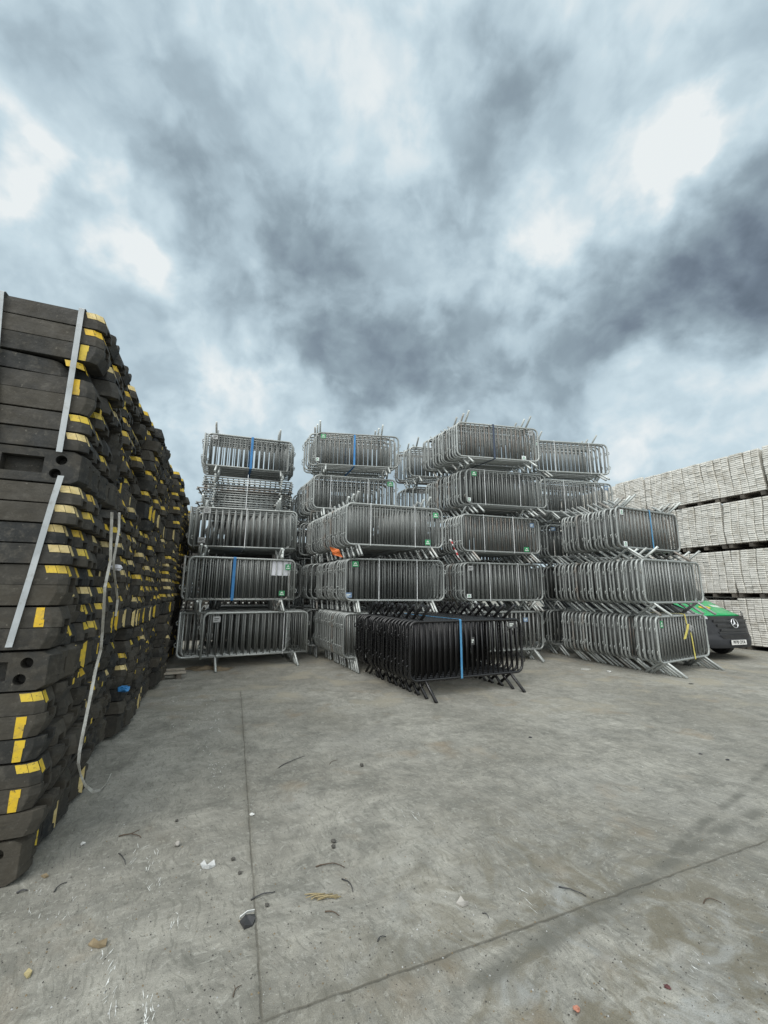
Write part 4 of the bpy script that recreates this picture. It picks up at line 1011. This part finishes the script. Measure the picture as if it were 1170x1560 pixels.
def shard(name, pts, mat, label, cat, lift, th=.006, tilt=0):
    P = [gnd(*p) for p in pts]; bm = bmesh.new(); n = len(P)
    lo = [bm.verts.new(p + Vector((0, 0, .002))) for p in P]; hi = [bm.verts.new(p + Vector((0, 0, .002 + th + lift*(i % 2)))) for i, p in enumerate(P)]
    for i in range(n): bm.faces.new((lo[i], lo[(i+1) % n], hi[(i+1) % n], hi[i]))
    bm.faces.new(hi); bm.faces.new(lo[::-1]); bmesh.ops.triangulate(bm, faces=[f for f in bm.faces if len(f.verts) > 4]); bmesh.ops.recalc_face_normals(bm, faces=bm.faces[:])
    return tag(link_mesh(name, bm, mat), label, cat)
shard('slate_scrap', [(365,1406),(374,1400),(388,1395),(389,1404),(384,1412),(372,1417)], MD['dark'], 'dark slate scrap with a white edge lying on the centre joint', 'litter', .012)
bm = bmesh.new(); a, b = gnd(364.5, 1405), gnd(387, 1394.5); ribbon(bm, [a + Vector((0,0,.02)), (a + b)*.5 + Vector((0,0,.03)), b + Vector((0,0,.022))], Vector((.3, -.4, 1)), .014, .004)
link_mesh('white_edge', bm, MD['white'], bpy.data.objects['slate_scrap'])
shard('plastic_shard', [(305,1318),(311,1315),(315,1320),(326,1314),(328,1320),(318,1325),(308,1324)], MD['shell'], 'curled grey plastic shard on the left slab', 'litter', .01)
shard('dry_leaf', [(134,1441),(142,1436),(150,1437),(163,1436),(161,1443),(150,1446),(140,1444)], MD['leaf'], 'brown dry leaves lying low on the left slab', 'leaf', .012)
shard('dry_leaf', [(36,1486),(43,1481),(49,1482),(46,1489),(41,1492)], MD['yl'], 'yellowed leaf at the lower left edge', 'leaf', .008)
shard('dry_leaf', [(62,1336),(70,1334),(74,1336),(68,1339)], MD['leaf'], 'small brown leaf near the foot of the black blocks', 'leaf', .006)
shard('dry_leaf', [(695,1378),(702,1371),(708,1375),(714,1379),(705,1383)], MD['stone'], 'pale crumpled leaf on the slab above the cross joint', 'leaf', .012)
bm = bmesh.new(); r2 = random.Random(9)
for i in range(15):
    c = gnd(490 + r2.gauss(0, 9), 1369 + r2.gauss(0, 3)); a = r2.gauss(.15, .35); l = r2.uniform(.03, .075); d = Vector((math.cos(a), math.sin(a), 0)); z = r2.uniform(.003, .016)
    tube(bm, [c - d*l + Vector((0,0,z)), c + Vector((0,0,z + .004)), c + d*l + Vector((0,0,z))], .0022, 4)
tag(link_mesh('straw_bundle', bm, MD['straw']), 'small bundle of dry straw right of the centre joint', 'straw')
bm = bmesh.new(); c = gnd(893, 1020); tube(bm, [c + Vector((.10*math.cos(k*.42), .06*math.sin(k*.42), .006)) for k in range(13)], .005, 5); tag(link_mesh('plastic_ring', bm, MD['white']), 'thin white plastic hoop before the stack beside the van', 'litter')
# timber offcut and muddy cloth by the black blocks
tm = empty('timber_offcut', Matrix.Translation(gnd(262, 1030)) @ Matrix.Rotation(R_(28), 4, 'Z'))
for k, (x, y) in enumerate(((-.22, 0), (.06, .02))):
    bm = bmesh.new(); box(bm, x, x + .09, y - .35, y + .30, .001, .09); link_mesh('bearer', bm, M['wood_dark'], tm)
bm = bmesh.new(); box(bm, -.30, .22, -.36, -.2, .092, .115); box(bm, -.30, .22, .02, .16, .092, .115); link_mesh('board', bm, M['wood_pale'], tm)
tag(tm, 'broken piece of wooden pallet on the ground beside the black blocks', 'timber')
bm = bmesh.new(); c = gnd(318, 1019); NX, NY = 22, 9; r2 = random.Random(2)
V = [[bm.verts.new(c + Vector(((i/NX - .5)*.95, (j/NY - .5)*.42 + .08*math.sin(i*.6), max(.004, .10*math.exp(-((j/NY - .5)*3)**2)*(.4 + .6*abs(math.sin(i*.9 + j*.5)))*r2.uniform(.6, 1.1)*(1 - abs(i/NX - .5)*1.6))))) for j in range(NY+1)] for i in range(NX+1)]
for i in range(NX):
    for j in range(NY): f = bm.faces.new((V[i][j], V[i+1][j], V[i+1][j+1], V[i][j+1])); f.smooth = True
tag(link_mesh('muddy_cloth', bm, M['brown_cloth']), 'crumpled muddy brown cloth under the stack against the black blocks', 'cloth')

# grit over the slab: nobody could count it
bm = bmesh.new(); r2 = random.Random(12)
for i in range(2600):
    py = 1010 + 545*r2.random()**1.0; px = r2.uniform(-20, 1190); p = gnd(px, py)
    if p.dot(RX) < R0 + .08 or p.length > 9: continue
    s = r2.choice((.0018, .002, .003, .003, .005)); v = [bm.verts.new(p + Vector((s*math.cos(a)*r2.uniform(.6, 1.2), s*math.sin(a)*r2.uniform(.6, 1.2), .0005))) for a in (0, 1.6, 3.1, 4.7)]
    top = bm.verts.new(p + Vector((r2.uniform(-.3, .3)*s, r2.uniform(-.3, .3)*s, s*1.1)))
    mi = r2.choice((0, 1, 1, 1, 1, 2, 2))
    for k in range(4): f = bm.faces.new((v[k], v[(k+1) % 4], top)); f.material_index = mi
tag(link_mesh('gravel', bm, [MD['shell'], MD['darkstone'], MD['leaf']]), 'scattered grit and crumbs on the concrete yard', 'grit', None, 'stuff')
